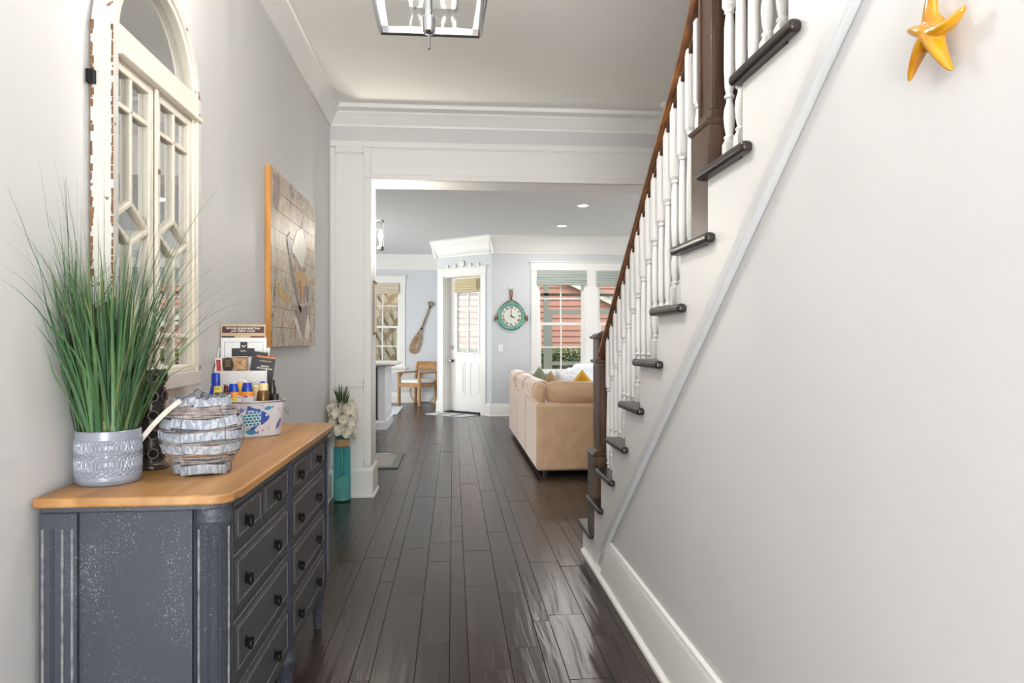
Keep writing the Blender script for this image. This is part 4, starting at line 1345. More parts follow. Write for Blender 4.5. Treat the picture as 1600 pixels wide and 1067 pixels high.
# transom with dentil-like groove
MB().box(-.95, -.899, MYC - MHW + .03, MYC + MHW - .03, 2.012, 2.085).build('transom', 'old_white', mr, bevel=.006, seg=3)
MB().box(-.95, -.889, MYC - MHW + .03, MYC + MHW - .004, 1.996, 2.014).build('transom_lip', 'old_white', mr, bevel=.006, seg=3)
MB().prism(arch_pts(MHW - .045, 2.08, MZS)[2:], 'x', -.938, -.932).build('arch_pane', 'mirror', mr)
for Y0, Y1, C in ((1.985, 2.243, 2.092), (2.249, 2.565, 2.402)):
    iy0, iy1 = (1.985, 2.205) if Y0 < 2 else (2.288, 2.520)
    xf0, xf1 = -.949, -.912
    s = MB()
    s.box(xf0, xf1, Y0 - .02, iy0, 1.085, 1.996).box(xf0, xf1, iy1, Y1, 1.085, 1.996).box(xf0, xf1, iy0, iy1, 1.965, 1.996).box(xf0, xf1, iy0, iy1, 1.085, 1.142)
    so = s.build('sash', 'old_white', mr, bevel=.004, seg=2)
    MB().box(-.934, -.929, iy0 - .005, iy1 + .005, 1.13, 1.975).build('mirror_pane', 'mirror', so)
    b = .0085
    xm = -.914
    def bar(p, q, nm='muntin'):
        d = Vector((0, q[0] - p[0], q[1] - p[1])).normalized()
        nrm = Vector((0, -d.z, d.y)) * b
        P, Q = Vector((0, *p)), Vector((0, *q))
        poly = [P + nrm, Q + nrm, Q - nrm, P - nrm]
        MB().prism([(v.y, v.z) for v in poly], 'x', -.948, xm).build(nm, 'old_white', so, bevel=.005, seg=2)
    bar((C, 1.61), (C, 1.97)); bar((C, 1.14), (C, 1.502))
    bar((iy0, 1.873), (iy1, 1.873)); bar((iy0, 1.238), (iy1, 1.238))
    bar((iy0 - .004, 1.553), (C, 1.614), 'lattice_bar'); bar((C, 1.614), (iy1 + .004, 1.553), 'lattice_bar'); bar((iy0 - .004, 1.553), (C, 1.499), 'lattice_bar'); bar((C, 1.499), (iy1 + .004, 1.553), 'lattice_bar')
MB().box(-.915, -.902, 2.240, 2.254, 1.085, 1.996).build('astragal', 'old_white', mr, bevel=.005, seg=2)
MB().lathe([(.005, 0), (.005, .004), (.002, .005)], (-.902, 2.247, 1.742), 10, 'x', sy=1.6).build('keyhole', 'bare_wood', mr)
MB().box(XL + .002, XL + .02, 1.928, 1.95, 1.90, 1.935).build('hanging_bracket', 'black_iron', mr)

# ---- plank painting
pa = thing('plank_painting', (-.945, 4.27, 1.19), 'abstract painting on weathered planks with an orange pine edge', 'painting')
PY0, PY1, PZ0, PZ1 = 3.695, 4.85, 1.192, 2.125
def art_mat():
    m = M('art_paint', (190, 184, 172), .55, bump=.15, bscale=14)
    n, l = m.node_tree.nodes, m.node_tree.links
    bs = n['Principled BSDF']
    ge = n.new('ShaderNodeNewGeometry')
    mp = n.new('ShaderNodeMapping'); mp.inputs['Scale'].default_value = (1, 1.6, .8)
    l.new(ge.outputs['Position'], mp.inputs[0])
    oi = n.new('ShaderNodeObjectInfo')
    a = n.new('ShaderNodeTexNoise'); a.inputs['Scale'].default_value = 7; a.inputs['Detail'].default_value = 10; a.inputs['Roughness'].default_value = .68; a.inputs['Distortion'].default_value = 1.2
    l.new(mp.outputs[0], a.inputs['Vector'])
    r = n.new('ShaderNodeValToRGB')
    els = r.color_ramp.elements
    els[0].position = .37; els[0].color = (*srgb(72, 60, 54), 1)
    els[1].position = .66; els[1].color = (*srgb(196, 140, 80), 1)
    for p, c in ((.42, (134, 100, 72)), (.46, (206, 196, 180)), (.50, (146, 126, 106)), (.54, (224, 212, 190)), (.60, (182, 136, 86))):
        e = els.new(p); e.color = (*srgb(*c), 1)
    l.new(a.outputs['Fac'], r.inputs['Fac'])
    b2 = n.new('ShaderNodeTexNoise'); b2.inputs['Scale'].default_value = 3.1; b2.inputs['Detail'].default_value = 3
    l.new(ge.outputs['Position'], b2.inputs['Vector'])
    r2 = n.new('ShaderNodeValToRGB'); r2.color_ramp.elements[0].position = .56; r2.color_ramp.elements[1].position = .70
    l.new(b2.outputs['Fac'], r2.inputs['Fac'])
    mx = n.new('ShaderNodeMixRGB'); mx.inputs[2].default_value = (*srgb(196, 160, 112), 1)
    ml = n.new('ShaderNodeMath'); ml.operation = 'MULTIPLY'; ml.inputs[1].default_value = .55
    l.new(r2.outputs['Color'], ml.inputs[0]); l.new(ml.outputs[0], mx.inputs[0]); l.new(r.outputs['Color'], mx.inputs[1])
    l.new(mx.outputs[0], bs.inputs['Base Color'])
    bs.inputs['Coat Weight'].default_value = .35; bs.inputs['Coat Roughness'].default_value = .48
art_mat()
M('art_dark', (104, 96, 100), .5, vscale=12, rgb2=(140, 134, 130)); M('art_pale', (226, 222, 212), .5, var=.08, vscale=14); M('art_ochre', (200, 160, 96), .5, var=.15, vscale=14); M('art_rust', (168, 104, 88), .5, var=.15, vscale=14); M('art_mauve', (140, 112, 112), .5, vscale=10, rgb2=(176, 150, 140))
XP0, XP1 = XL + .002, -.93
MB().box(XP0, XP1 - .012, PY0 + .012, PY1 - .012, PZ0 + .01, PZ1 - .01).build('backing', 'bare_wood', pa)
MB().box(XP0, XP1 - .001, PY0, PY0 + .013, PZ0, PZ1).build('side_strip', 'pine', pa)
nrow = 9
for i in range(nrow):
    z0 = PZ0 + (PZ1 - PZ0) * i / nrow
    z1 = PZ0 + (PZ1 - PZ0) * (i + 1) / nrow
    cut = PY0 + (PY1 - PY0) * (.38, .62, .30, .72, .45, .58, .33, .66, .5)[i]
    for a, b in ((PY0 + .0125, cut), (cut, PY1)):
        MB().box(XP1 - .012, XP1 + rg.uniform(-.001, .0015), a + .001, b - .001, z0 + .0008, z1 - .0008).build('board', 'art_paint', pa, bevel=.0006, seg=1)
def stroke(poly, mat, d=.0026):
    q = [(PY0 + (PY1 - PY0) * u, PZ0 + (PZ1 - PZ0) * v) for u, v in poly]
    MB().prism(q, 'x', XP1 - .004, XP1 + d).build('brush_stroke', mat, pa)
stroke([(.30, .66), (.36, .70), (.40, .52), (.50, .38), (.62, .24), (.60, .21), (.46, .34), (.36, .48)], 'art_dark')
stroke([(.46, .26), (.64, .26), (.80, .28), (.76, .18), (.70, .10), (.655, .05), (.60, .12), (.52, .20)], 'art_mauve')
stroke([(.72, .42), (.82, .40), (.80, .30), (.77, .30), (.74, .36)], 'art_dark')
stroke([(.44, .46), (.66, .50), (.80, .46), (.78, .40), (.62, .30), (.58, .34)], 'art_ochre', .0022)
stroke([(.55, .42), (.60, .43), (.64, .28), (.61, .28)], 'art_rust', .003)
stroke([(.68, .40), (.71, .40), (.70, .29), (.68, .29)], 'art_rust', .003)
stroke([(.08, .36), (.20, .34), (.36, .30), (.33, .25), (.14, .29)], 'art_ochre', .002)
stroke([(.40, .60), (.52, .74), (.66, .78), (.74, .66), (.68, .54), (.60, .50), (.52, .52)], 'art_pale', .002)
stroke([(.42, .58), (.46, .58), (.60, .52), (.74, .53), (.73, .50), (.60, .49)], 'art_mauve', .0028)
stroke([(.03, .97), (.17, .97), (.16, .86), (.12, .78), (.04, .80)], 'art_mauve', .002)
stroke([(.42, .20), (.52, .17), (.62, .08), (.64, .02), (.50, .12)], 'art_pale', .002)
stroke([(.78, .22), (.86, .12), (.78, .04), (.72, .06)], 'art_pale', .002)

# ---- lantern pendant: tapered nickel frame of flat bars, glass panes, inner rod, candle cluster
LC = Vector((-.077, 2.262, 0))
lp = thing('lantern_pendant', (LC.x, LC.y, 2.155), 'polished nickel open lantern pendant with clear glass above the hallway', 'pendant light')
zb_, zt_ = 2.272, 2.66
hb, ht = .168, .228
def fr_bar(p, q, w=.0065, nm='frame_bar', mat='chrome'):
    return MB().tube([p, q], w, 4).build(nm, mat, lp)
sg4 = ((-1, -1), (1, -1), (1, 1), (-1, 1))
cb = [LC + Vector((sx * hb, sy * hb, zb_)) for sx, sy in sg4]
ct = [LC + Vector((sx * ht, sy * ht, zt_)) for sx, sy in sg4]
apex = [LC + Vector((sx * .05, sy * .05, 2.78)) for sx, sy in sg4]
for i in range(4):
    j = (i + 1) % 4
    fr_bar(cb[i], cb[j]); fr_bar(ct[i], ct[j]); fr_bar(cb[i], ct[i], .007); fr_bar(ct[i], apex[i], .006)
    e = (cb[j] - cb[i]).normalized() * .028
    u = (ct[i] - cb[i]).normalized() * .026
    u2 = (ct[j] - cb[j]).normalized() * .026
    MB().add([cb[i], cb[j], cb[j] + u2, cb[i] + u], [(0, 1, 2, 3)]).build('flat_bar', 'chrome', lp, solid=.004)
    MB().add([cb[i], cb[i] + e, ct[i] + e, ct[i]], [(0, 1, 2, 3)]).build('flat_bar', 'chrome', lp, solid=.004)
    MB().add([cb[j], cb[j] - e, ct[j] - e, ct[j]], [(0, 1, 2, 3)]).build('flat_bar', 'chrome', lp, solid=.004)
    MB().add([cb[i] + e + u, cb[j] - e + u2, ct[j] - e, ct[i] + e], [(0, 1, 2, 3)]).build('glass_pane', 'lantern_glass', lp, solid=.003)
MB().box(LC.x - .06, LC.x + .06, LC.y - .06, LC.y + .06, 2.775, 2.79).build('top_plate', 'chrome', lp, bevel=.003)
MB().tube([LC + Vector((0, 0, 2.24)), LC + Vector((0, 0, 3.04))], .012, 12).build('stem', 'chrome', lp, smooth=60)
MB().lathe([(.065, 3.05), (.065, 3.035), (.05, 3.022), (.012, 3.018)], (LC.x, LC.y, 0), 32).build('canopy', 'chrome', lp, smooth=40)
MB().lathe([(.0, 2.200), (.014, 2.202), (.019, 2.206), (.0215, 2.210), (.0225, 2.244), (.0245, 2.247), (.0245, 2.252), (.0, 2.252)], (LC.x, LC.y, 0), 32).build('hub', 'chrome', lp, smooth=40)
MB().lathe([(.0, 2.152), (.005, 2.153), (.0055, 2.158), (.003, 2.161), (.0045, 2.170), (.0035, 2.174), (.005, 2.178), (.005, 2.202), (.0, 2.204)], (LC.x, LC.y, 0), 16).build('finial', 'nickel', lp, smooth=40)
emitter('bulb_glow', (255, 236, 208), 30.0)
BULB_W = 15
for i in range(4):
    t = pi / 4 + i * pi / 2
    p = LC + Vector((.085 * cos(t), .085 * sin(t), 0))
    MB().tube([LC + Vector((0, 0, 2.40)), LC + Vector((.04 * cos(t), .04 * sin(t), 2.395)), p + Vector((0, 0, 2.415))], .004, 8).build('candle_arm', 'chrome', lp, smooth=60)
    c = MB().lathe([(.016, 2.410), (.018, 2.416), (.010, 2.420), (.010, 2.480)], (p.x, p.y, 0), 16).build('candle_sleeve', 'chrome', lp, smooth=40)
    MB().lathe([(.006, 2.480), (.012, 2.495), (.0165, 2.515), (.013, 2.540), (.004, 2.565), (.001, 2.572)], (p.x, p.y, 0), 14).build('bulb', 'bulb_glow', c, smooth=60)
    light('lantern_light', 'POINT', BULB_W, p + Vector((0, 0, 2.52)) - LC - Vector((0, 0, 2.155)), color=(1, .965, .92), radius=.03, parent=lp)

# ---- vent, smoke alarm
cv_ = thing('ceiling_vent', (-.09, 3.76, 3.035), 'white louvred ceiling vent above the lantern', 'vent')
MB().box(-.215, .025, 3.64, 3.66, 3.038, 3.05).box(-.215, .025, 3.86, 3.88, 3.038, 3.05).box(-.215, -.20, 3.64, 3.88, 3.038, 3.05).box(.01, .025, 3.64, 3.88, 3.038, 3.05).build('vent_frame', 'white_metal', cv_, bevel=.002, seg=1)
for i in range(8):
    y = 3.672 + i * .0245
    MB().prism([(y, 3.049), (y + .018, 3.036), (y + .02, 3.037), (y + .002, 3.05)], 'x', -.20, .01).build('louvre', 'white_metal', cv_)
sa = thing('smoke_alarm', (1.66, 5.30, 3.01), 'round white smoke alarm on the ceiling by the stair rail', 'smoke alarm')
MB().lathe([(.062, 3.05), (.064, 3.03), (.05, 3.014), (.02, 3.010), (0, 3.010)], (1.66, 5.30, 0), 32).build('alarm_body', 'white_plastic', sa, smooth=40)
MB().lathe([(.069, 3.05), (.071, 3.042), (.069, 3.036), (.064, 3.034)], (1.66, 5.30, 0), 32, cap=False).build('mount_ring', 'white_plastic', sa, smooth=40)

# ---- sconce on the reveal of the opening
sc = thing('wall_sconce', (-.64, 5.76, 2.07), 'lit glass cylinder wall sconce on the opening reveal', 'wall light')
SX, SY = -.585, 5.76
MB().box(-.641, -.632, SY - .03, SY + .03, 1.99, 2.12).build('back_plate', 'nickel', sc, bevel=.003)
MB().tube([(-.635, SY, 1.965), (SX, SY, 1.965)], .008, 8).build('arm', 'nickel', sc, smooth=60)
MB().lathe([(.0, 1.955), (.028, 1.957), (.031, 1.960), (.031, 1.985), (.028, 1.987), (.0, 1.987)], (SX, SY, 0), 28).build('holder', 'nickel', sc, smooth=40)
MB().lathe([(.029, 1.987), (.029, 2.19)], (SX, SY, 0), 32, cap=False).build('glass_shade', 'clear_glass', sc, smooth=60)
MB().lathe([(.031, 2.186), (.031, 2.198), (.027, 2.198), (.027, 2.186)], (SX, SY, 0), 32, cap=False).build('top_ring', 'nickel', sc, smooth=40)
MB().lathe([(.007, 1.985), (.008, 2.03), (.013, 2.05), (.017, 2.08), (.013, 2.11), (.001, 2.13)], (SX, SY, 0), 16).build('bulb', 'bulb_glow', sc, smooth=60)
light('sconce_light', 'POINT', 45, (SX + .64, 0, .01), color=(1, .93, .82), radius=.026, parent=sc)

# ---- small framed picture on the reveal
fp = thing('framed_picture', (-.635, 5.80, 1.28), 'slim wood framed picture seen edge-on under the sconce', 'picture')
MB().box(-.640, -.631, 5.72, 5.91, 1.285, 1.70).build('frame', 'cork', fp)
for z_ in (1.70, 1.277):
    MB().box(-.6405, -.629, 5.718, 5.912, z_, z_ + .008).build('edge_strip', 'black_iron', fp)
MB().box(-.6315, -.6303, 5.735, 5.895, 1.30, 1.685).build('print', 'label_white', fp)

# ---- amber glass starfish on the right wall
def amber():
    m = M('amber_glass', (236, 172, 30), .12, var=.1, vscale=30, coat=.6, rgb2=(214, 140, 24))
    b = m.node_tree.nodes['Principled BSDF']
    b.inputs['Transmission Weight'].default_value = .25
    b.inputs['IOR'].default_value = 1.45
amber()
sf = thing('glass_starfish', (XR - .012, 1.075, 1.70), 'amber glass starfish hanging on the bright right wall', 'starfish')
# arms as (y, z) tips in the plane of the wall, bent like the photograph: centre on (1.072, 1.705)
SCY, SCZ = 1.053, 1.707
arms = [((1.040, 1.80), .0175, (1.052, 1.75)), ((.981, 1.717), .0165, (1.000, 1.690)), ((1.010, 1.631), .0185, (1.03, 1.67)), ((1.110, 1.652), .018, (1.075, 1.69)), ((1.108, 1.735), .0195, (1.085, 1.724))]
body = MB()
body.sphere((XR - .022, SCY, SCZ), (.014, .030, .030), 16, 8)
for (ty_, tz_), w, (my, mz) in arms:
    P0, P1, P2 = Vector((XR - .022, SCY, SCZ)), Vector((XR - .030, my, mz)), Vector((XR - .020, ty_, tz_))
    pts_ = [P0 * (1 - t) ** 2 + P1 * 2 * t * (1 - t) + P2 * t * t for t in [i / 9 for i in range(10)]]
    body.tube(pts_, [w * 1.0, w * 1.0, w * .95, w * .88, w * .8, w * .72, w * .63, w * .53, w * .42, w * .22], 12, flat=.62)
so_ = body.build('glass_body', 'amber_glass', sf, smooth=180)
rm_ = so_.modifiers.new('merge', 'REMESH'); rm_.mode = 'VOXEL'; rm_.voxel_size = .0022; rm_.use_smooth_shade = True
sm_ = so_.modifiers.new('soften', 'SMOOTH'); sm_.factor = .6; sm_.iterations = 8
bm_ = MB()
for i in range(14):
    a, rr = i * 2.4, .004 + .0013 * i
    bm_.sphere((XR - .0345 + .0003 * i, SCY + rr * cos(a), SCZ + rr * sin(a)), .0034, 8, 6)
bm_.build('glass_beads', 'amber_glass', sf, smooth=180)

# ---- teal floor vase with white gladioli in the corner
M('teal_glass', (96, 200, 208), .06, var=.04, coat=.5)
def teal():
    m = MATS['teal_glass']
    n, l = m.node_tree.nodes, m.node_tree.links
    b = n['Principled BSDF']
    tr = n.new('ShaderNodeBsdfTransparent'); tr.inputs[0].default_value = (*srgb(220, 246, 248), 1)
    mx = n.new('ShaderNodeMixShader'); mx.inputs[0].default_value = .2
    l.new(tr.outputs[0], mx.inputs[1]); l.new(b.outputs[0], mx.inputs[2]); l.new(mx.outputs[0], n['Material Output'].inputs['Surface'])
teal()
M('vase_sand', (222, 216, 190), .9, var=.08, vscale=60, bump=.3)
FX, FY = -.848, 5.485
fv = thing('floor_vase', (FX, FY, 0), 'tall teal glass floor vase with wooden collar and sand', 'vase')
fr = .066
MB().lathe([(.0, .002), (fr - .006, .002), (fr, .010), (fr, .405), (fr - .004, .412), (.045, .418), (.043, .425), (.043, .50), (.046, .506), (.042, .506), (.039, .50), (.039, .425), (fr - .008, .41), (fr - .006, .02), (0, .012)], (FX, FY, 0), 40, cap=False).build('glass_body', 'teal_glass', fv, smooth=40)
sd_ = MB()
sd_.grid(lambda u, v: (FX + (fr - .008) * cos(2 * pi * u), FY + (fr - .008) * sin(2 * pi * u), .014 + v * (.17 + .028 * cos(2 * pi * u) + .006 * sin(6 * pi * u))), 32, 4, True)
sd_.grid(lambda u, v: (FX + (fr - .008) * v * cos(2 * pi * u), FY + (fr - .008) * v * sin(2 * pi * u), .014 + .17 + v * (.028 * cos(2 * pi * u) + .006 * sin(6 * pi * u))), 32, 4, True)
sd_.build('sand', 'vase_sand', fv, smooth=60)
MB().lathe([(.044, .418), (.052, .420), (.053, .424), (.053, .470), (.052, .474), (.044, .476)], (FX, FY, 0), 32, cap=False).build('collar', 'cork', fv, smooth=40)
M('petal', (240, 236, 222), .5, var=.05, vscale=30, sheen=.2)
M('petal_heart', (206, 204, 130), .5, var=.1)
M('leaf_green', (70, 86, 50), .5, var=.2, vscale=20)
gl_ = thing('gladiolus_bunch', (FX, FY, .42), 'white gladiolus flowers with dark green buds in the teal vase', 'flowers')
fr_n = random.Random(11)
for i in range(5):
    a = i * 2 * pi / 5
    MB().tube([(FX + .01 * cos(a), FY + .01 * sin(a), .19), (FX + .02 * cos(a), FY + .02 * sin(a), .45), (FX + .045 * cos(a), FY + .045 * sin(a), .80)], .003, 6).build('stem', 'leaf_green', gl_, smooth=60)
def petal_fn(L, W, cup):
    def f(u, v):
        s = (u - .5) * 2
        w = W * sin(pi * min(1, .12 + v * .86)) ** .8
        return (v * L, s * w, cup * (v ** 1.6) * L + .25 * s * s * w)
    return f
pet0 = MB().grid(petal_fn(.064, .031, .42), 5, 6).mesh('petal', 180)
pet0.materials.append(MATS['petal'])
for i in range(27):
    ring = i // 5
    a = i * 2.399 + .4
    zc = .505 + .0088 * i + fr_n.uniform(-.01, .01)
    rr = (.056 if zc < .70 else .042) + fr_n.uniform(-.006, .006)
    c = Vector((FX + rr * cos(a), FY + rr * sin(a), zc))
    if c.x < XL + .05: c.x = XL + .05
    if c.y > YO - .06: c.y = YO - .06
    d = Vector((cos(a), sin(a), .15)).normalized()
    qz = d.to_track_quat('Z', 'Y')
    hb_ = MB().sphere((0, 0, .006), (.006, .006, .008), 8, 6)
    ho_ = hb_.build('blossom', 'petal_heart', gl_, local=True, smooth=180)
    ho_.location = c - wloc(gl_); ho_.rotation_euler = qz.to_euler()
    for k in range(6):
        po_ = bpy.data.objects.new('petal', pet0)
        COL.objects.link(po_); po_.parent = ho_
        po_.rotation_euler = (0, R(-18 - 14 * (k % 2)), 2 * pi * k / 6 + .3)
        sc__ = fr_n.uniform(.8, 1.1)
        po_.scale = (sc__, sc__, sc__)
for i in range(16):
    a = i * 2.399
    rr = .010 + .026 * (i / 16)
    z0 = .745 + .02 * fr_n.random()
    ln = fr_n.uniform(.07, .135)
    tilt = .10 + .30 * rr / .03
    p0 = Vector((FX + rr * cos(a), FY + rr * sin(a), z0)); p1 = p0 + Vector((tilt * ln * cos(a), tilt * ln * sin(a), ln))
    MB().tube([p0, p0.lerp(p1, .35), p0.lerp(p1, .7), p1], [.003, .0058, .0048, .0008], 6).build('bud', 'leaf_green', gl_, smooth=60)
# ================================================================== FAR ROOM
# ---- recessed lights
emitter('downlight_glow', (255, 250, 240), 14)
DOWN_W = 14
for i, (x, y, lb) in enumerate(((1.647, 8.85, 'recessed ceiling light nearer the cased opening'), (1.624, 10.44, 'recessed ceiling light farther in, towards the windows'))):
    r = thing('recessed_light', (x, y, ZF - .01), lb, 'ceiling light', 'recessed lights of the living room')
    MB().lathe([(.088, ZF), (.090, ZF - .004), (.086, ZF - .008), (.066, ZF - .006), (.062, ZF - .002)], (x, y, 0), 32, cap=False).build('trim_ring', 'white_metal', r, smooth=40)
    MB().lathe([(.0, ZF - .003), (.064, ZF - .003)], (x, y, 0), 32, cap=False).build('lens', 'downlight_glow', r)
    light('recessed_glow', 'AREA', DOWN_W, (0, 0, -.005), (0, 0, 0), (1, .97, .92), .12, parent=r)

# ---- woven shades
def shade_mat(name, a, b_):
    m = M(name, a, .7, vscale=1., rgb2=b_, stretch=(.6, .6, 90), detail=2.)
    return m
shade_mat('woven_grey', (132, 142, 136), (204, 210, 204))
shade_mat('woven_tan', (188, 172, 132), (226, 212, 176))
shade_mat('woven_cream', (200, 184, 158), (236, 226, 208))
def shade(label, x0, x1, z0, z1, y, mat, rot=None, cord=False):
    r = thing('woven_shade', ((x0 + x1) / 2, y, z0), label, 'window shade', 'woven window shades')
    if rot:
        r.location = rot[0]; r.rotation_euler = (0, 0, rot[1])
    w = (x1 - x0) / 2
    h = z1 - z0
    MB().box(-w, w, -.004, .022, h * .86, h).build('head_rail', mat, r, local=True, bevel=.003)
    n = 5
    for i in range(n):
        za, zb = h * .86 * i / n, h * .86 * (i + 1) / n
        d = .030 + .006 * (i % 2) - .002 * i
        MB().prism([(.0, za), (-d * .75, za + .002), (-d, (za + zb) / 2), (-d * .8, zb - .002), (.0, zb)], 'x', -w + .003 * (i % 2), w - .003 * (i % 2)).build('fold', mat, r, local=True, smooth=60)
    if cord:
        MB().tube([(w - .02, -.04, h * .98), (w - .02, -.045, h * .6), (w - .018, -.042, h * .15)], .008, 6).build('cord', 'oar_wood', r, local=True, smooth=60)
    return r
shade('grey-green woven shade on the window beside the clock', 1.372, 2.195, 2.145, 2.385, 11.475, 'woven_grey')
shade('grey-green woven shade on the window partly behind the handrail', 2.362, 3.195, 2.130, 2.385, 11.475, 'woven_grey')
shade('grey-green woven shade on the last window, behind the stair balusters', 3.33, 4.16, 2.130, 2.385, 11.475, 'woven_grey')
shade('cream woven shade on the dining window by the palm', -2.03, -1.08, 2.17, 2.37, 14.17, 'woven_cream')
ca, sa_ = cos(DA), sin(DA)
c_ = Vector((-.28, 12.32, 2.06)) + Vector((ca, sa_, 0)) * .582 + Vector((-sa_, ca, 0)) * (.128)
shade('straw coloured woven shade on the patio door', -.27, .27, 0, .235, 0, 'woven_tan', (c_, DA), True)

# ---- ornaments on the door head
M('shell_white', (236, 233, 228), .5, var=.05, vscale=20)
M('shell_shadow', (150, 150, 156), .6, var=.05)
sh0 = None
for s_, r_, lb in ((.26, .028, 'first small white shell disc on the door head, at its window end'), (.43, .030, 'second small white shell disc on the door head, next to the large one'), (.59, .056, 'large white shell disc in the middle of the door head'), (.775, .028, 'third small white shell disc on the door head, past the large one'), (.945, .026, 'last small white shell disc on the door head, at its clock end')):
    p = Vector((-.28, 12.32, 2.4755)) + Vector((ca, sa_, 0)) * s_ + Vector((-sa_, ca, 0)) * -.022
    t = thing('shell_ornament', p, lb, 'shell', 'shell discs over the patio door', DA)
    m = MB()
    n = 28
    prof = []
    vs = [(0, -.012, r_)] ; fs = []
    for k in range(n):
        a = 2 * pi * k / n
        rr = r_ * (1 + .03 * (k % 2))
        vs += [(rr * cos(a), -.003, r_ + rr * sin(a) * .97), (rr * cos(a), .007, r_ + rr * sin(a) * .97)]
    vs.append((0, .007, r_))
    for k in range(n):
        j = (k + 1) % n
        fs += [(0, 1 + 2 * k, 1 + 2 * j), (1 + 2 * k, 2 + 2 * k, 2 + 2 * j, 1 + 2 * j), (len(vs) - 1, 2 + 2 * j, 2 + 2 * k)]
    m.add(vs, fs).build('disc', 'shell_white', t, local=True, smooth=30)

# ---- clock with a rope hanger
M('clock_teal', (116, 190, 172), .5, var=.12, vscale=14, rgb2=(86, 160, 148))
M('clock_dial', (226, 228, 218), .5, var=.03)
M('rope', (150, 120, 84), .85, vscale=60, rgb2=(104, 84, 62), bump=.5, bscale=120)
ck = thing('wall_clock', (.947, 11.485, 1.415), 'round teal wall clock with roman numerals hung on a rope', 'clock')
CX, CY, CZ = .947, 11.47, 1.637
MB().lathe([(.218, -.0), (.224, .006), (.226, .03), (.214, .042), (.180, .036), (.172, .026), (.172, .0)], (CX, 11.497, CZ), 56, 'y').build('back_case', 'clock_teal', ck, smooth=40)
# lathe on y grows towards +y: mirror so that it faces the room
for ch in ck.children:
    me = ch.data
    off = 11.497 - wloc(ck).y
    for v in me.vertices:
        v.co.y = off - (v.co.y - off)
    me.flip_normals()
MB().lathe([(.0, 0), (.176, 0)], (CX, 11.468, CZ), 56, 'y', cap=False).build('dial', 'clock_dial', ck)
MB().tube([(CX + .174 * cos(a), 11.462, CZ + .174 * sin(a)) for a in [2 * pi * i / 48 for i in range(48)]], .005, 6, closed=True).build('bezel', 'rope', ck, smooth=60)
MB().tube([(CX + .227 * cos(a), 11.478, CZ + .227 * sin(a)) for a in [2 * pi * i / 56 for i in range(56)]], .006, 6, closed=True).build('rim_line', 'wire', ck, smooth=60)
for i, nm in enumerate(('XII', 'I', 'II', 'III', 'IIII', 'V', 'VI', 'VII', 'VIII', 'IX', 'X', 'XI')):
    a = pi / 2 - i * pi / 6
    text_mesh(nm, .050, 'ink', ck, Vector((CX + .136 * cos(a), 11.4665, CZ + .136 * sin(a))) - wloc(ck), Euler((R(90), 0, 0)).to_matrix().to_euler(), name='numeral', extrude=.0004, bold=.0012).rotation_euler = (Euler((R(90), 0, 0)).to_matrix() @ Matrix.Rotation(a - pi / 2, 3, 'Z')).to_euler()
def hand(ang, ln, w):
    d = (sin(ang), cos(ang)); p = (d[1], -d[0])
    q = [(CX - d[0] * .02 + p[0] * w * .5, CZ - d[1] * .02 + p[1] * w * .5), (CX + d[0] * ln * .75 + p[0] * w, CZ + d[1] * ln * .75 + p[1] * w), (CX + d[0] * ln, CZ + d[1] * ln), (CX + d[0] * ln * .75 - p[0] * w, CZ + d[1] * ln * .75 - p[1] * w), (CX - d[0] * .02 - p[0] * w * .5, CZ - d[1] * .02 - p[1] * w * .5)]
    MB().prism(q, 'y', 11.463, 11.465).build('hand', 'ink', ck)
hand(0, .115, .005); hand(R(120), .07, .009)
MB().lathe([(.0, 0), (.011, 0), (.011, .006), (0, .006)], (CX, 11.459, CZ), 14, 'y').build('pivot', 'ink', ck)
for s in (-1, 1):
    pts_ = []
    for k in range(13):
        t = k / 12
        p0, p1, p2 = Vector((CX + s * .235, 11.47, CZ - .01)), Vector((CX + s * .20, 11.47, CZ + .18)), Vector((CX + s * .008, 11.475, CZ + .265))
        pts_.append(p0 * (1 - t) ** 2 + p1 * 2 * t * (1 - t) + p2 * t * t)
    pts_ += [(CX + s * .012, 11.475, CZ + .31), (CX + s * .018, 11.475, CZ + .37), (CX + s * .016, 11.475, CZ + .42), (CX, 11.475, CZ + .432)]
    MB().tube(pts_, .0095, 8).build('rope', 'rope', ck, smooth=60)
    k_ = MB().sphere((CX + s * .245, 11.465, CZ - .022), (.03, .03, .036), 12, 8)
    for q in range(9):
        a = R(-150 + q * 28)
        k_.tube([(CX + s * .245, 11.465, CZ - .03), (CX + s * (.262 + .016 * cos(a)), 11.465 + .012 * sin(q), CZ - .055 + .03 * sin(a))], [.007, .003], 5)
    k_.build('knot', 'rope', ck, smooth=60)
hk = thing('wall_hook', (CX, 11.495, CZ + .40), 'white double wall hook above the clock', 'hook')
MB().box(CX - .012, CX + .012, 11.49, 11.5, CZ + .42, CZ + .49).build('plate', 'white_metal', hk, bevel=.003)
for s in (-1, 1):
    MB().tube([(CX, 11.49, CZ + .47), (CX + s * .02, 11.465, CZ + .455), (CX + s * .034, 11.46, CZ + .475)], .006, 6).build('prong', 'white_metal', hk, smooth=60)
MB().tube([(CX, 11.49, CZ + .435), (CX, 11.468, CZ + .42), (CX, 11.455, CZ + .435)], .005, 6).build('prong', 'white_metal', hk, smooth=60)

sw = thing('light_switch', (.773, 11.497, 1.05), 'white rocker light switch below the clock', 'switch')
MB().box(.735, .811, 11.492, 11.5, 1.05, 1.17).build('plate', 'white_plastic', sw, bevel=.003)
MB().box(.757, .789, 11.487, 11.493, 1.078, 1.142).build('rocker', 'white_plastic', sw, bevel=.003)
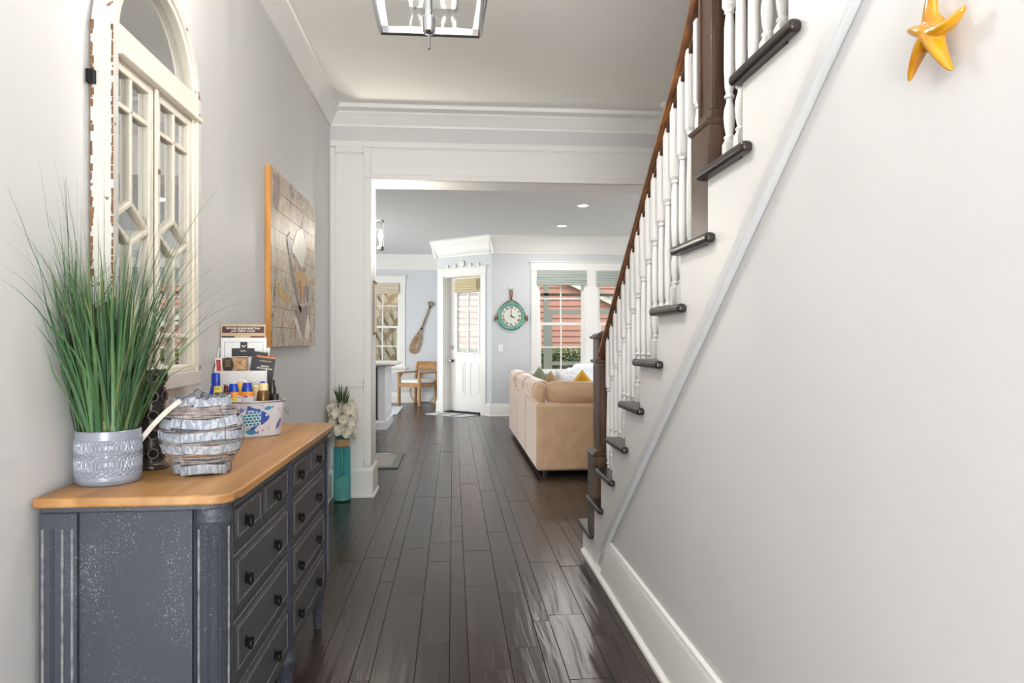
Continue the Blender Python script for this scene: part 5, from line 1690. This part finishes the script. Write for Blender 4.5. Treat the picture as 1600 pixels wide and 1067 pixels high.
# socket and cable near the chair
so2 = thing('wall_socket', (-.86, 14.197, .09), 'white wall socket with a plug beside the teak chair', 'socket')
MB().box(-.9, -.83, 14.175, 14.183, .26, .375).build('plate', 'white_plastic', so2, bevel=.003)
for v in so2.children[0].data.vertices: v.co.y += .017
cbp = thing('power_cord', (-.60, 14.10, 0), 'dark power cord trailing down the wall behind the teak chair', 'cord')
MB().tube([(-.865, 14.19, .31), (-.86, 14.17, .24), (-.84, 14.165, .14), (-.78, 14.16, .03), (-.66, 14.155, .006), (-.55, 14.155, .006), (-.45, 14.16, .02), (-.40, 14.17, .10)], .006, 6).build('cord', 'black_plastic', cbp, smooth=60)

# ---- wooden paddle on the dining wall
od = thing('wooden_paddle', (-.62, 14.18, .98), 'weathered wooden paddle hung diagonally on the dining wall', 'paddle')
p_t, p_b = Vector((-.430, 14.172, 2.00)), Vector((-.815, 14.172, .985))
ax = (p_b - p_t).normalized(); pe = Vector((-ax.z, 0, ax.x))
Lp = (p_b - p_t).length
bl = []
prof_b = [(.50, .020), (.54, .026), (.60, .046), (.68, .074), (.78, .096), (.88, .100), (.95, .090), (.985, .066), (1.0, .03)]
for t, w in prof_b: bl.append((t, w))
for t, w in reversed(prof_b): bl.append((t, -w))
pv_ = [p_t + ax * (t * Lp) + pe * w for t, w in bl]
m = MB().prism([(v.x, v.z) for v in pv_], 'y', 14.162, 14.182)
m.build('blade', 'oar_wood', od, bevel=.006)
MB().tube([p_t + ax * .06 * Lp, p_t + ax * .3 * Lp, p_t + ax * .56 * Lp], [.017, .019, .019], 10).build('shaft', 'oar_wood', od, smooth=60)
gh = []
for k in range(14):
    a = 2 * pi * k / 14
    gh.append(p_t + ax * (.03 * Lp - .036 * cos(a)) + pe * (.052 * sin(a) * (1 - .3 * cos(a) * -1)))
MB().tube(gh, .015, 8, closed=True).build('grip', 'oar_wood', od, smooth=60)
MB().tube([p_t + ax * .495 * Lp, p_t + ax * .53 * Lp], .022, 10).build('collar', 'black_iron', od, smooth=60)
MB().tube([p_t + ax * .075 * Lp, p_t + ax * .10 * Lp], .021, 10).build('collar', 'black_iron', od, smooth=60)

# ---- teak armchair, turned towards the kitchen
M('cushion_cream', (236, 232, 224), .8, var=.03, sheen=.2)
tc_ = thing('teak_armchair', (-.685, 13.74, 0), 'teak armchair with a cream seat pad below the paddle', 'chair', None, R(-40))
lo = dict(local=True)
def leg(x, y, h, nm='leg'):
    MB().box(x - .022, x + .022, y - .022, y + .022, 0, h).build(nm, 'teak', tc_, bevel=.004, **lo)
for x in (-.265, .265):
    leg(x, -.235, .60)
    MB().prism([(.20, 0), (.245, 0), (.25, .46), (.31, .80), (.275, .81), (.205, .46)], 'x', x - .022, x + .022).build('leg', 'teak', tc_, bevel=.004, **lo)
    MB().prism([(-.28, .60), (.26, .61), (.26, .64), (-.28, .63)], 'x', x - .032, x + .032).build('armrest', 'teak', tc_, bevel=.008, **lo)
    MB().box(x - .015, x + .015, -.22, .22, .35, .41).build('side_rail', 'teak', tc_, bevel=.003, **lo)
    MB().prism([(-.20, .60), (-.14, .60), (-.21, .52)], 'x', x - .012, x + .012).build('brace', 'teak', tc_, **lo)
MB().box(-.25, .25, -.25, -.215, .35, .41).build('front_rail', 'teak', tc_, bevel=.003, **lo)
MB().box(-.25, .25, .2, .235, .35, .41).build('back_rail', 'teak', tc_, bevel=.003, **lo)
for i in range(7):
    y = -.20 + i * .065
    MB().box(-.255, .255, y - .022, y + .022, .405, .42).build('seat_slat', 'teak', tc_, **lo)
bk_ = MB()
bk_.grid(lambda u, v: ((u - .5) * .56, .262 + .05 * v + .035 * (1 - (2 * u - 1) ** 2), .665 + .155 * v), 12, 3)
bk_.build('backrest', 'teak', tc_, smooth=180, solid=.024, **lo)
MB().sphere((0, -.005, .452), (.262, .242, .036), 32, 12, .35).build('seat_pad', 'cushion_cream', tc_, smooth=180, **lo)

# ---- rugs and mats
M('mat_grey', (112, 120, 116), .9, var=.1, vscale=60, bump=.3)
M('mat_taupe', (150, 144, 138), .9, var=.08, vscale=80, bump=.4)
M('mat_script', (206, 206, 198), .9, var=.06)
M('rug_pale', (224, 226, 230), .95, var=.06, vscale=16, bump=.4, rgb2=(196, 202, 210))
km = thing('kitchen_mat', (-.93, 7.27, 0), 'grey kitchen mat with a green-grey border just past the opening', 'mat')
MB().box(-1.32, -.528, 6.83, 7.72, .0005, .013).build('border', 'mat_grey', km, bevel=.003)
MB().box(-1.25, -.60, 6.88, 7.60, .0125, .0145).build('field', 'mat_taupe', km)
st_ = MB().tube([(-1.22 + .55 * t, 7.62 + .045 * sin(9 * t), .0145) for t in [i / 30 for i in range(31)]], .012, 6, flat=.2)
st_.tube([(-.98 + .10 * cos(a), 7.05 + .10 * sin(a), .0145) for a in [i * pi / 8 for i in range(14)]], .014, 6, flat=.2)
st_.build('script', 'mat_script', km)
rp_ = thing('dining_rug', (-1.6, 12.85, 0), 'pale rug lying in front of the dining window', 'rug')
MB().box(-2.5, -.93, 11.86, 13.33, .0005, .012).build('pile', 'rug_pale', rp_, bevel=.004)
dm = thing('door_mat', (-.28 + .62 * ca + .25 * sa_, 12.32 + .62 * sa_ - .25 * ca, 0), 'pale patterned mat in front of the patio door', 'mat', None, DA)
MB().box(-.46, .36, -.21, .20, .0005, .010).build('pile', 'rug_pale', dm, bevel=.003, **lo)
for i in range(5):
    MB().box(-.42 + i * .15, -.32 + i * .15, -.17, .17, .0095, .0105).build('stripe', 'mat_grey' if i % 2 else 'mat_script', dm, **lo)

# ---- kitchen island end with dark top
M('island_top', (44, 44, 46), .2, var=.2, vscale=40)
M('cabinet_white', (234, 236, 240), .4, var=.015)
M('steel_dark', (54, 56, 58), .3, metal=.6, var=.1)
ki = thing('kitchen_island', (-1.9, 10.38, 0), 'white panelled kitchen island end with a dark worktop', 'kitchen island')
MB().box(-2.9, -.955, 9.88, 10.88, .10, .885).build('carcass', 'cabinet_white', ki)
MB().box(-2.95, -.80, 9.72, 11.0, .885, .895).build('worktop_underside', 'island_top', ki)
MB().box(-2.97, -.79, 9.70, 11.02, .895, .925).build('worktop', 'trim', ki, bevel=.005)
for a, b, c, d in ((9.875, 10.885, .1, .885),):
    MB().box(-.957, -.940, 9.875, 9.97, .12, .885).box(-.957, -.940, 10.79, 10.885, .12, .885).box(-.957, -.940, 9.97, 10.79, .12, .24).box(-.957, -.940, 9.97, 10.79, .80, .885).build('side_frame', 'cabinet_white', ki, bevel=.003)
MB().prism([(-.955, 0), (-.915, 0), (-.915, .10), (-.93, .125), (-.955, .125)], 'y', 9.85, 10.91).build('base_moulding', 'cabinet_white', ki)
MB().prism([(9.88, 0), (9.845, 0), (9.845, .10), (9.86, .125), (9.88, .125)], 'x', -2.9, -.915).build('base_moulding', 'cabinet_white', ki)
MB().box(-1.03, -.94, 9.862, 9.882, .12, .885).build('corner_stile', 'cabinet_white', ki, bevel=.003)
MB().box(-1.65, -1.045, 9.862, 9.882, .13, .87).build('appliance_panel', 'steel_dark', ki, bevel=.004)
MB().tube([(-1.6, 9.84, .80), (-1.1, 9.84, .80)], .01, 8).build('appliance_handle', 'nickel', ki, smooth=60)
# planter by the kitchen
pl = thing('leafy_planter', (-1.17, 8.75, 0), 'white square planter with a leafy plant half hidden by the opening', 'potted plant')
MB().box(-1.36, -1.0, 8.58, 8.95, .0, .16).build('planter', 'cabinet_white', pl, bevel=.004)
MB().box(-1.34, -1.02, 8.6, 8.93, .15, .162).build('soil', 'soil', pl)
for i in range(11):
    a = i * 2.4
    tip = Vector((-1.17 + .27 * cos(a), 8.76 + .2 * sin(a), .17 + .10 * (i % 4)))
    if i == 0: tip = Vector((-.90, 8.66, .08))
    b0 = Vector((-1.17, 8.76, .16)); mid = (b0 + tip) / 2 + Vector((0, 0, .12))
    side = (tip - b0).cross(Vector((0, 0, 1))).normalized() * .035
    vs = []
    for t, w in ((0, .1), (.25, .35), (.5, .9), (.75, 1.), (.9, .55), (1, .02)):
        c = b0 * (1 - t) ** 2 + mid * 2 * t * (1 - t) + tip * t * t
        vs += [c - side * w, c + Vector((0, 0, -.008 * w)), c + side * w]
    fs = []
    for k in range(5):
        q = k * 3
        fs += [(q, q + 1, q + 4, q + 3), (q + 1, q + 2, q + 5, q + 4)]
    MB().add(vs, fs).build('leaf', 'leaf_green', pl, smooth=180)
for i in range(3):
    MB().sphere((-1.05 - .05 * i, 8.62 + .03 * i, .27 + .05 * i), (.035, .035, .028), 12, 8).build('blossom', 'petal', pl, smooth=180)

# ---- sectional sofa seen from behind
def velvet(name, rgb, rgb2):
    m = M(name, rgb, .85, vscale=9, rgb2=rgb2, bump=.12, bscale=240, sheen=1.0, sheen_tint=(250, 246, 250), bdist=.003)
    m.node_tree.nodes['Principled BSDF'].inputs['Sheen Roughness'].default_value = .35
velvet('sofa_velvet', (208, 172, 138), (224, 190, 156))
so = thing('sectional_sofa', (1.8, 7.85, 0), 'tan velvet sectional sofa with bolster cushions, its back to the hallway', 'sofa')
SX0, SY0, SY1 = .748, 6.30, 9.42
for a, b in ((SY0, 7.28), (7.285, 8.30), (8.305, SY1)):
    MB().box(SX0, SX0 + .26, a + .003, b - .003, .05, .665).build('back_section', 'sofa_velvet', so, bevel=.035, seg=4)
MB().box(SX0 + .01, 2.75, SY0, SY0 + .27, .05, .655).build('end_section', 'sofa_velvet', so, bevel=.03, seg=4)
MB().box(SX0 + .2, 1.75, SY0 + .2, SY1, .075, .30).build('seat_base', 'sofa_velvet', so, bevel=.02)
MB().box(1.6, 2.75, SY0 + .2, 7.35, .075, .30).build('seat_base', 'sofa_velvet', so, bevel=.02)
for a, b in ((6.58, 7.5), (7.51, 8.45), (8.46, 9.38)):
    MB().box(1.0, 1.72, a, b, .30, .46).build('seat_cushion', 'sofa_velvet', so, bevel=.05, seg=4)
MB().box(1.73, 2.73, 6.58, 7.33, .30, .46).build('seat_cushion', 'sofa_velvet', so, bevel=.05, seg=4)
for x, y in ((.84, 6.38), (.84, 9.3), (2.6, 6.38), (2.6, 7.2), (1.65, 9.3)):
    MB().lathe([(.018, 0), (.022, .076)], (x, y, 0), 12).build('foot', 'black_plastic', so, smooth=40)
def bolster(p, q, r, seed, nm='bolster', sq=.85, flat=1.0):
    p, q = Vector(p), Vector(q)
    d = (q - p).normalized(); L_ = (q - p).length
    u = d.cross(Vector((0, 0, 1))).normalized(); w = u.cross(d)
    g = random.Random(seed); ph = [g.uniform(0, 6.28) for _ in range(6)]
    def fn(a, t):
        e = min(t, 1 - t) * L_ / r
        k = (1 - (1 - min(1, e * 1.15)) ** 2.2) ** .5 if e < .87 else 1
        rr = r * max(.02, k)
        th = 2 * pi * a
        wr = 1 + .035 * sin(9 * th + ph[0]) * math.exp(-e * 1.2) + .02 * sin(5 * th + ph[1] + 6 * t) + .015 * sin(3 * th + ph[2] + 14 * t)
        sg = lambda v: (1 if v >= 0 else -1) * abs(v) ** sq
        return tuple(p + d * (t * L_) + u * (rr * wr * sg(cos(th))) + w * (rr * wr * flat * sg(sin(th))))
    return MB().grid(fn, 40, 36, True).build(nm, 'sofa_velvet', so, smooth=180)
bolster((.735, 6.44, .748), (.862, 6.44, .748), .108, 1, sq=.7)
bolster((.835, 6.43, .748), (1.80, 6.43, .748), .106, 2, sq=.8)
bolster((1.80, 6.43, .748), (2.72, 6.43, .748), .106, 3, sq=.8)
bolster((.845, 6.62, .745), (.845, 7.55, .745), .098, 4, sq=.8)
bolster((.845, 7.56, .745), (.845, 8.48, .745), .098, 5, sq=.8)
bolster((.845, 8.52, .742), (.845, 9.40, .742), .105, 6, sq=.8)

# ---- scatter cushions standing on the sofa seat
M('pillow_yellow', (216, 164, 34), .8, var=.08, sheen=.3)
M('pillow_tan', (172, 150, 116), .85, var=.08, sheen=.2)
M('pillow_sage', (124, 130, 108), .85, var=.15, sheen=.2)
def print_mat():
    m = M('pillow_print', (226, 228, 232), .8)
    n, l = m.node_tree.nodes, m.node_tree.links
    v = n.new('ShaderNodeTexVoronoi'); v.feature = 'DISTANCE_TO_EDGE'; v.inputs['Scale'].default_value = 24
    l.new(n['Texture Coordinate'].outputs['Object'], v.inputs['Vector'])
    r = n.new('ShaderNodeValToRGB'); r.color_ramp.elements[0].color = (*srgb(168, 172, 184), 1); r.color_ramp.elements[1].color = (*srgb(230, 231, 235), 1); r.color_ramp.elements[1].position = .09
    l.new(v.outputs['Distance'], r.inputs['Fac']); l.new(r.outputs['Color'], n['Principled BSDF'].inputs['Base Color'])
print_mat()
def pillow(label, c, size, mat, rz, roll=45., thick=.07, lean=0., name='scatter_cushion'):
    t = thing(name, (0, 0, 0), label, 'cushion', 'scatter cushions on the sofas')
    t.matrix_world = Matrix.Translation(c) @ Matrix.Rotation(R(rz), 4, 'Z') @ Matrix.Rotation(R(lean), 4, 'X') @ Matrix.Rotation(R(roll), 4, 'Y')
    h = size / 2
    m = MB()
    def f(sgn):
        def g(u, v):
            x, z = (u - .5) * 2, (v - .5) * 2
            k = max(0, (1 - x ** 4) * (1 - z ** 4)) ** .6
            pin = 1 - .10 * (1 - abs(x)) * abs(z) ** 2 * 1.0
            pin2 = 1 - .10 * (1 - abs(z)) * abs(x) ** 2
            return (x * h * pin2, sgn * thick * k, z * h * pin)
        return g
    m.grid(f(1), 15, 15); m.grid(f(-1), 15, 15)
    m.build('cover', mat, t, local=True, smooth=180)
    return t
pillow('mustard yellow cushion standing on its corner behind the bolster', (1.545, 8.35, .46 + .205), .31, 'pillow_yellow', -8)
pillow('tan cushion standing on its corner left of the yellow one', (1.20, 8.62, .46 + .195), .29, 'pillow_tan', 10)
pillow('sage green cushion with its corner up by the window frame', (1.12, 9.12, .46 + .215), .32, 'pillow_sage', 50, 45)
pillow('white cushion with fine grey lines beside the sage cushion', (1.47, 9.15, .46 + .17), .36, 'pillow_print', 25, 8)

# ---- white slip-covered sofa under the windows
M('slip_white', (236, 238, 242), .85, var=.02, bump=.1, bscale=30, sheen=.2)
ws = thing('white_sofa', (2.75, 10.85, 0), 'white slip-covered sofa with a rolled arm under the windows', 'sofa')
MB().box(1.75, 3.75, 10.35, 11.15, .0, .44).build('base', 'slip_white', ws, bevel=.03, seg=3)
MB().box(1.80, 3.70, 10.95, 11.28, .4, .80).build('back', 'slip_white', ws, bevel=.06, seg=4)
MB().box(1.86, 3.64, 10.78, 11.02, .44, .875).build('back_cushion', 'slip_white', ws, bevel=.09, seg=5)
for x in (1.68, 3.82):
    MB().box(x - .08, x + .08, 10.35, 11.2, .0, .64).build('arm', 'slip_white', ws, bevel=.03, seg=3)
    MB().lathe([(.02, 10.30), (.085, 10.305), (.105, 10.33), (.105, 11.15), (.08, 11.2), (.01, 11.21)], (x, 0, .66), 28, 'y').build('arm_roll', 'pillow_print' if x < 2 else 'slip_white', ws, smooth=40)
MB().box(1.78, 3.72, 10.33, 10.95, .44, .58).build('seat_cushion', 'slip_white', ws, bevel=.05, seg=4)
# ================================================================== OUTSIDE
M('lawn', (92, 112, 66), .95, var=.25, vscale=4, bump=.5)
struct(MB().box(-14, 16, 11.8, 40, -.35, -.12).box(-30, -4.6, -12, 40, -.36, -.13).box(5.6, 30, -12, 40, -.36, -.13).build('ground', 'lawn'))
M('siding', (186, 128, 110), .6, var=.05, vscale=3)
M('siding_trim', (226, 218, 200), .6, var=.03)
M('shingle', (150, 158, 148), .8, var=.2, vscale=30)
nh = thing('neighbour_house', (2, 19, -.12), 'coral clapboard house next door with a pale gable edge', 'house')
HY = 19.0
gx, gz, gs = 3.08, 2.78, -.455       # rake line of the front wing
pitch_ = .165
z = -.12
MB().prism([(-9, -.12), (9, -.12), (9, gz + gs * (9 - gx)), (gx - 3.2, gz - gs * 3.2), (-9, gz - gs * 3.2)], 'y', HY + .04, HY + .2).build('wall', 'siding', nh)
while z < 4.2:
    zt2 = z + pitch_
    # board cut by the rake on the right
    xr_b, xr_t = min(9, gx + (z - gz) / gs), min(9, gx + (zt2 - gz) / gs)
    if xr_b > -8.5:
        vs = [(-9, HY, z), (xr_b, HY, z), (max(-8.9, xr_t), HY + .028, zt2), (-9, HY + .028, zt2), (-9, HY + .045, z), (xr_b, HY + .045, z), (max(-8.9, xr_t), HY + .045, zt2), (-9, HY + .045, zt2)]
        MB().add(vs, [(0, 1, 2, 3), (0, 4, 5, 1), (3, 2, 6, 7), (1, 5, 6, 2), (0, 3, 7, 4), (4, 7, 6, 5)]).build('siding_board', 'siding', nh)
    z += pitch_
rk = lambda o: [(gx - 3.2, gz - gs * 3.2 + o), (9, gz + gs * (9 - gx) + o)]
a, b = rk(0)
MB().prism([a, b, (b[0], b[1] + .16), (a[0], a[1] + .16)], 'y', HY - .12, HY + .05).build('rake_board', 'siding_trim', nh)
MB().prism([(a[0], a[1] + .16), (b[0], b[1] + .16), (b[0], b[1] + .24), (a[0], a[1] + .24)], 'y', HY - .16, HY + 3.2).build('roof', 'shingle', nh)
MB().box(-9, 12, HY + 3.2, HY + 3.4, -.12, 9).build('rear_wall', 'siding', nh)
z = .4
while z < 6.2:
    vs = [(-9, HY + 3.15, z), (12, HY + 3.15, z), (12, HY + 3.185, z + .18), (-9, HY + 3.185, z + .18), (-9, HY + 3.21, z), (12, HY + 3.21, z), (12, HY + 3.21, z + .18), (-9, HY + 3.21, z + .18)]
    MB().add(vs, [(0, 1, 2, 3), (0, 4, 5, 1), (3, 2, 6, 7), (1, 5, 6, 2), (0, 3, 7, 4), (4, 7, 6, 5)]).build('siding_board', 'siding', nh)
    z += .18
# ---- porch screen frame
M('screen_frame', (152, 152, 140), .5, var=.06)
M('screen_dark', (84, 74, 60), .5, var=.08)
pf = thing('porch_screen_frame', (1.8, 13.5, -.12), 'grey-brown porch screen frame outside the living room windows', 'screen frame')
for x in (1.79, 3.6, 5.2):
    MB().box(x - .045, x + .045, 13.46, 13.54, -.12, 2.95).build('post', 'screen_frame', pf)
MB().box(1.8355, 1.905, 13.465, 13.535, -.12, 1.745).build('door_stile', 'screen_frame', pf)
MB().box(1.836, 5.15, 13.465, 13.535, 1.746, 1.835).build('rail', 'screen_frame', pf)
MB().box(1.906, 5.15, 13.47, 13.53, .76, .83).build('rail', 'screen_frame', pf)
MB().box(-.1, 5.2, 13.46, 13.54, 2.10, 2.15).build('beam', 'screen_dark', pf)
# ---- clipped hedge
M('hedge_leaf', (92, 112, 62), .6, var=.3, vscale=3, rgb2=(150, 164, 100))
def hedge_mat():
    m = MATS['hedge_leaf']
    n, l = m.node_tree.nodes, m.node_tree.links
    ge = n.new('ShaderNodeNewGeometry')
    r = n.new('ShaderNodeValToRGB')
    r.color_ramp.elements[0].color = (*srgb(58, 78, 40), 1); r.color_ramp.elements[1].color = (*srgb(186, 190, 132), 1)
    e = r.color_ramp.elements.new(.5); e.color = (*srgb(104, 124, 66), 1)
    l.new(ge.outputs['Random Per Island'], r.inputs['Fac'])
    l.new(r.outputs['Color'], n['Principled BSDF'].inputs['Base Color'])
hedge_mat()
M('hedge_core', (70, 86, 48), .9, var=.2)
hg = thing('clipped_hedge', (2.6, 15.2, -.12), 'clipped green hedge in front of the coral house', 'hedge')
MB().box(-.6, 6, 14.95, 15.5, -.12, .97).build('branches', 'hedge_core', hg)
hr = random.Random(9)
lv = MB()
for i in range(9000):
    x = hr.uniform(-.6, 5.2)
    if hr.random() < .72:
        c = Vector((x, 14.94 - hr.random() * .06, hr.uniform(.1, 1.02)))
    else:
        c = Vector((x, hr.uniform(14.9, 15.5), .98 + hr.random() * .09))
    u = Vector((hr.gauss(0, 1), hr.gauss(0, 1), hr.gauss(0, 1))).normalized()
    v = u.cross(Vector((hr.gauss(0, 1), hr.gauss(0, 1), hr.gauss(0, 1)))).normalized()
    s1, s2 = .034, .016
    lv.add([c - u * s1, c + v * s2, c + u * s1, c - v * s2], [(0, 1, 2, 3)])
lv.build('leaves', 'hedge_leaf', hg)['kind'] = 'stuff'
# ---- palm trunk with old leaf bases
M('palm_core', (170, 146, 116), .95, var=.3, vscale=10)
M('palm_boot', (246, 236, 216), .8, var=.1, vscale=9, bump=.3, rgb2=(210, 186, 154))
pm = thing('palm_tree', (-1.36, 15.3, -.12), 'thick palm trunk with crossed leaf bases outside the dining window', 'palm tree')
PXc, PYc, PRr = -1.36, 15.35, .30
MB().lathe([(PRr + .05, -.12), (PRr, .2), (PRr, 3.6), (PRr - .05, 4.4)], (PXc, PYc, 0), 24).build('trunk', 'palm_core', pm, smooth=60)
bt = MB()
bt.add([(-.062, 0, 0), (.062, 0, 0), (.070, .03, 0), (-.070, .03, 0), (-.040, -.085, .24), (.040, -.085, .24), (.042, -.045, .25), (-.042, -.045, .25), (-.026, -.125, .40), (.0, -.105, .36), (.026, -.125, .40), (.024, -.10, .40), (-.024, -.10, .40)],
       [(0, 1, 5, 4), (1, 2, 6, 5), (2, 3, 7, 6), (3, 0, 4, 7), (4, 5, 10, 9, 8), (5, 6, 11, 10), (7, 4, 8, 12), (6, 7, 12, 11), (8, 9, 10, 11, 12), (0, 3, 2, 1)])
boot0 = None
for i in range(190):
    a = i * R(137.5)
    zz = .1 + i * .0185
    if sin(a) > .55:
        continue
    rot = (0, R(24 if i % 2 else -24), a + R(90))
    loc = (PRr * .96 * cos(a), .05 + PRr * .96 * sin(a), zz + .12)
    if boot0 is None:
        boot0 = bt.build('leaf_base', 'palm_boot', pm, local=True)
        boot0.location = loc; boot0.rotation_euler = rot
    else:
        share(boot0, 'leaf_base', pm, loc, rot)
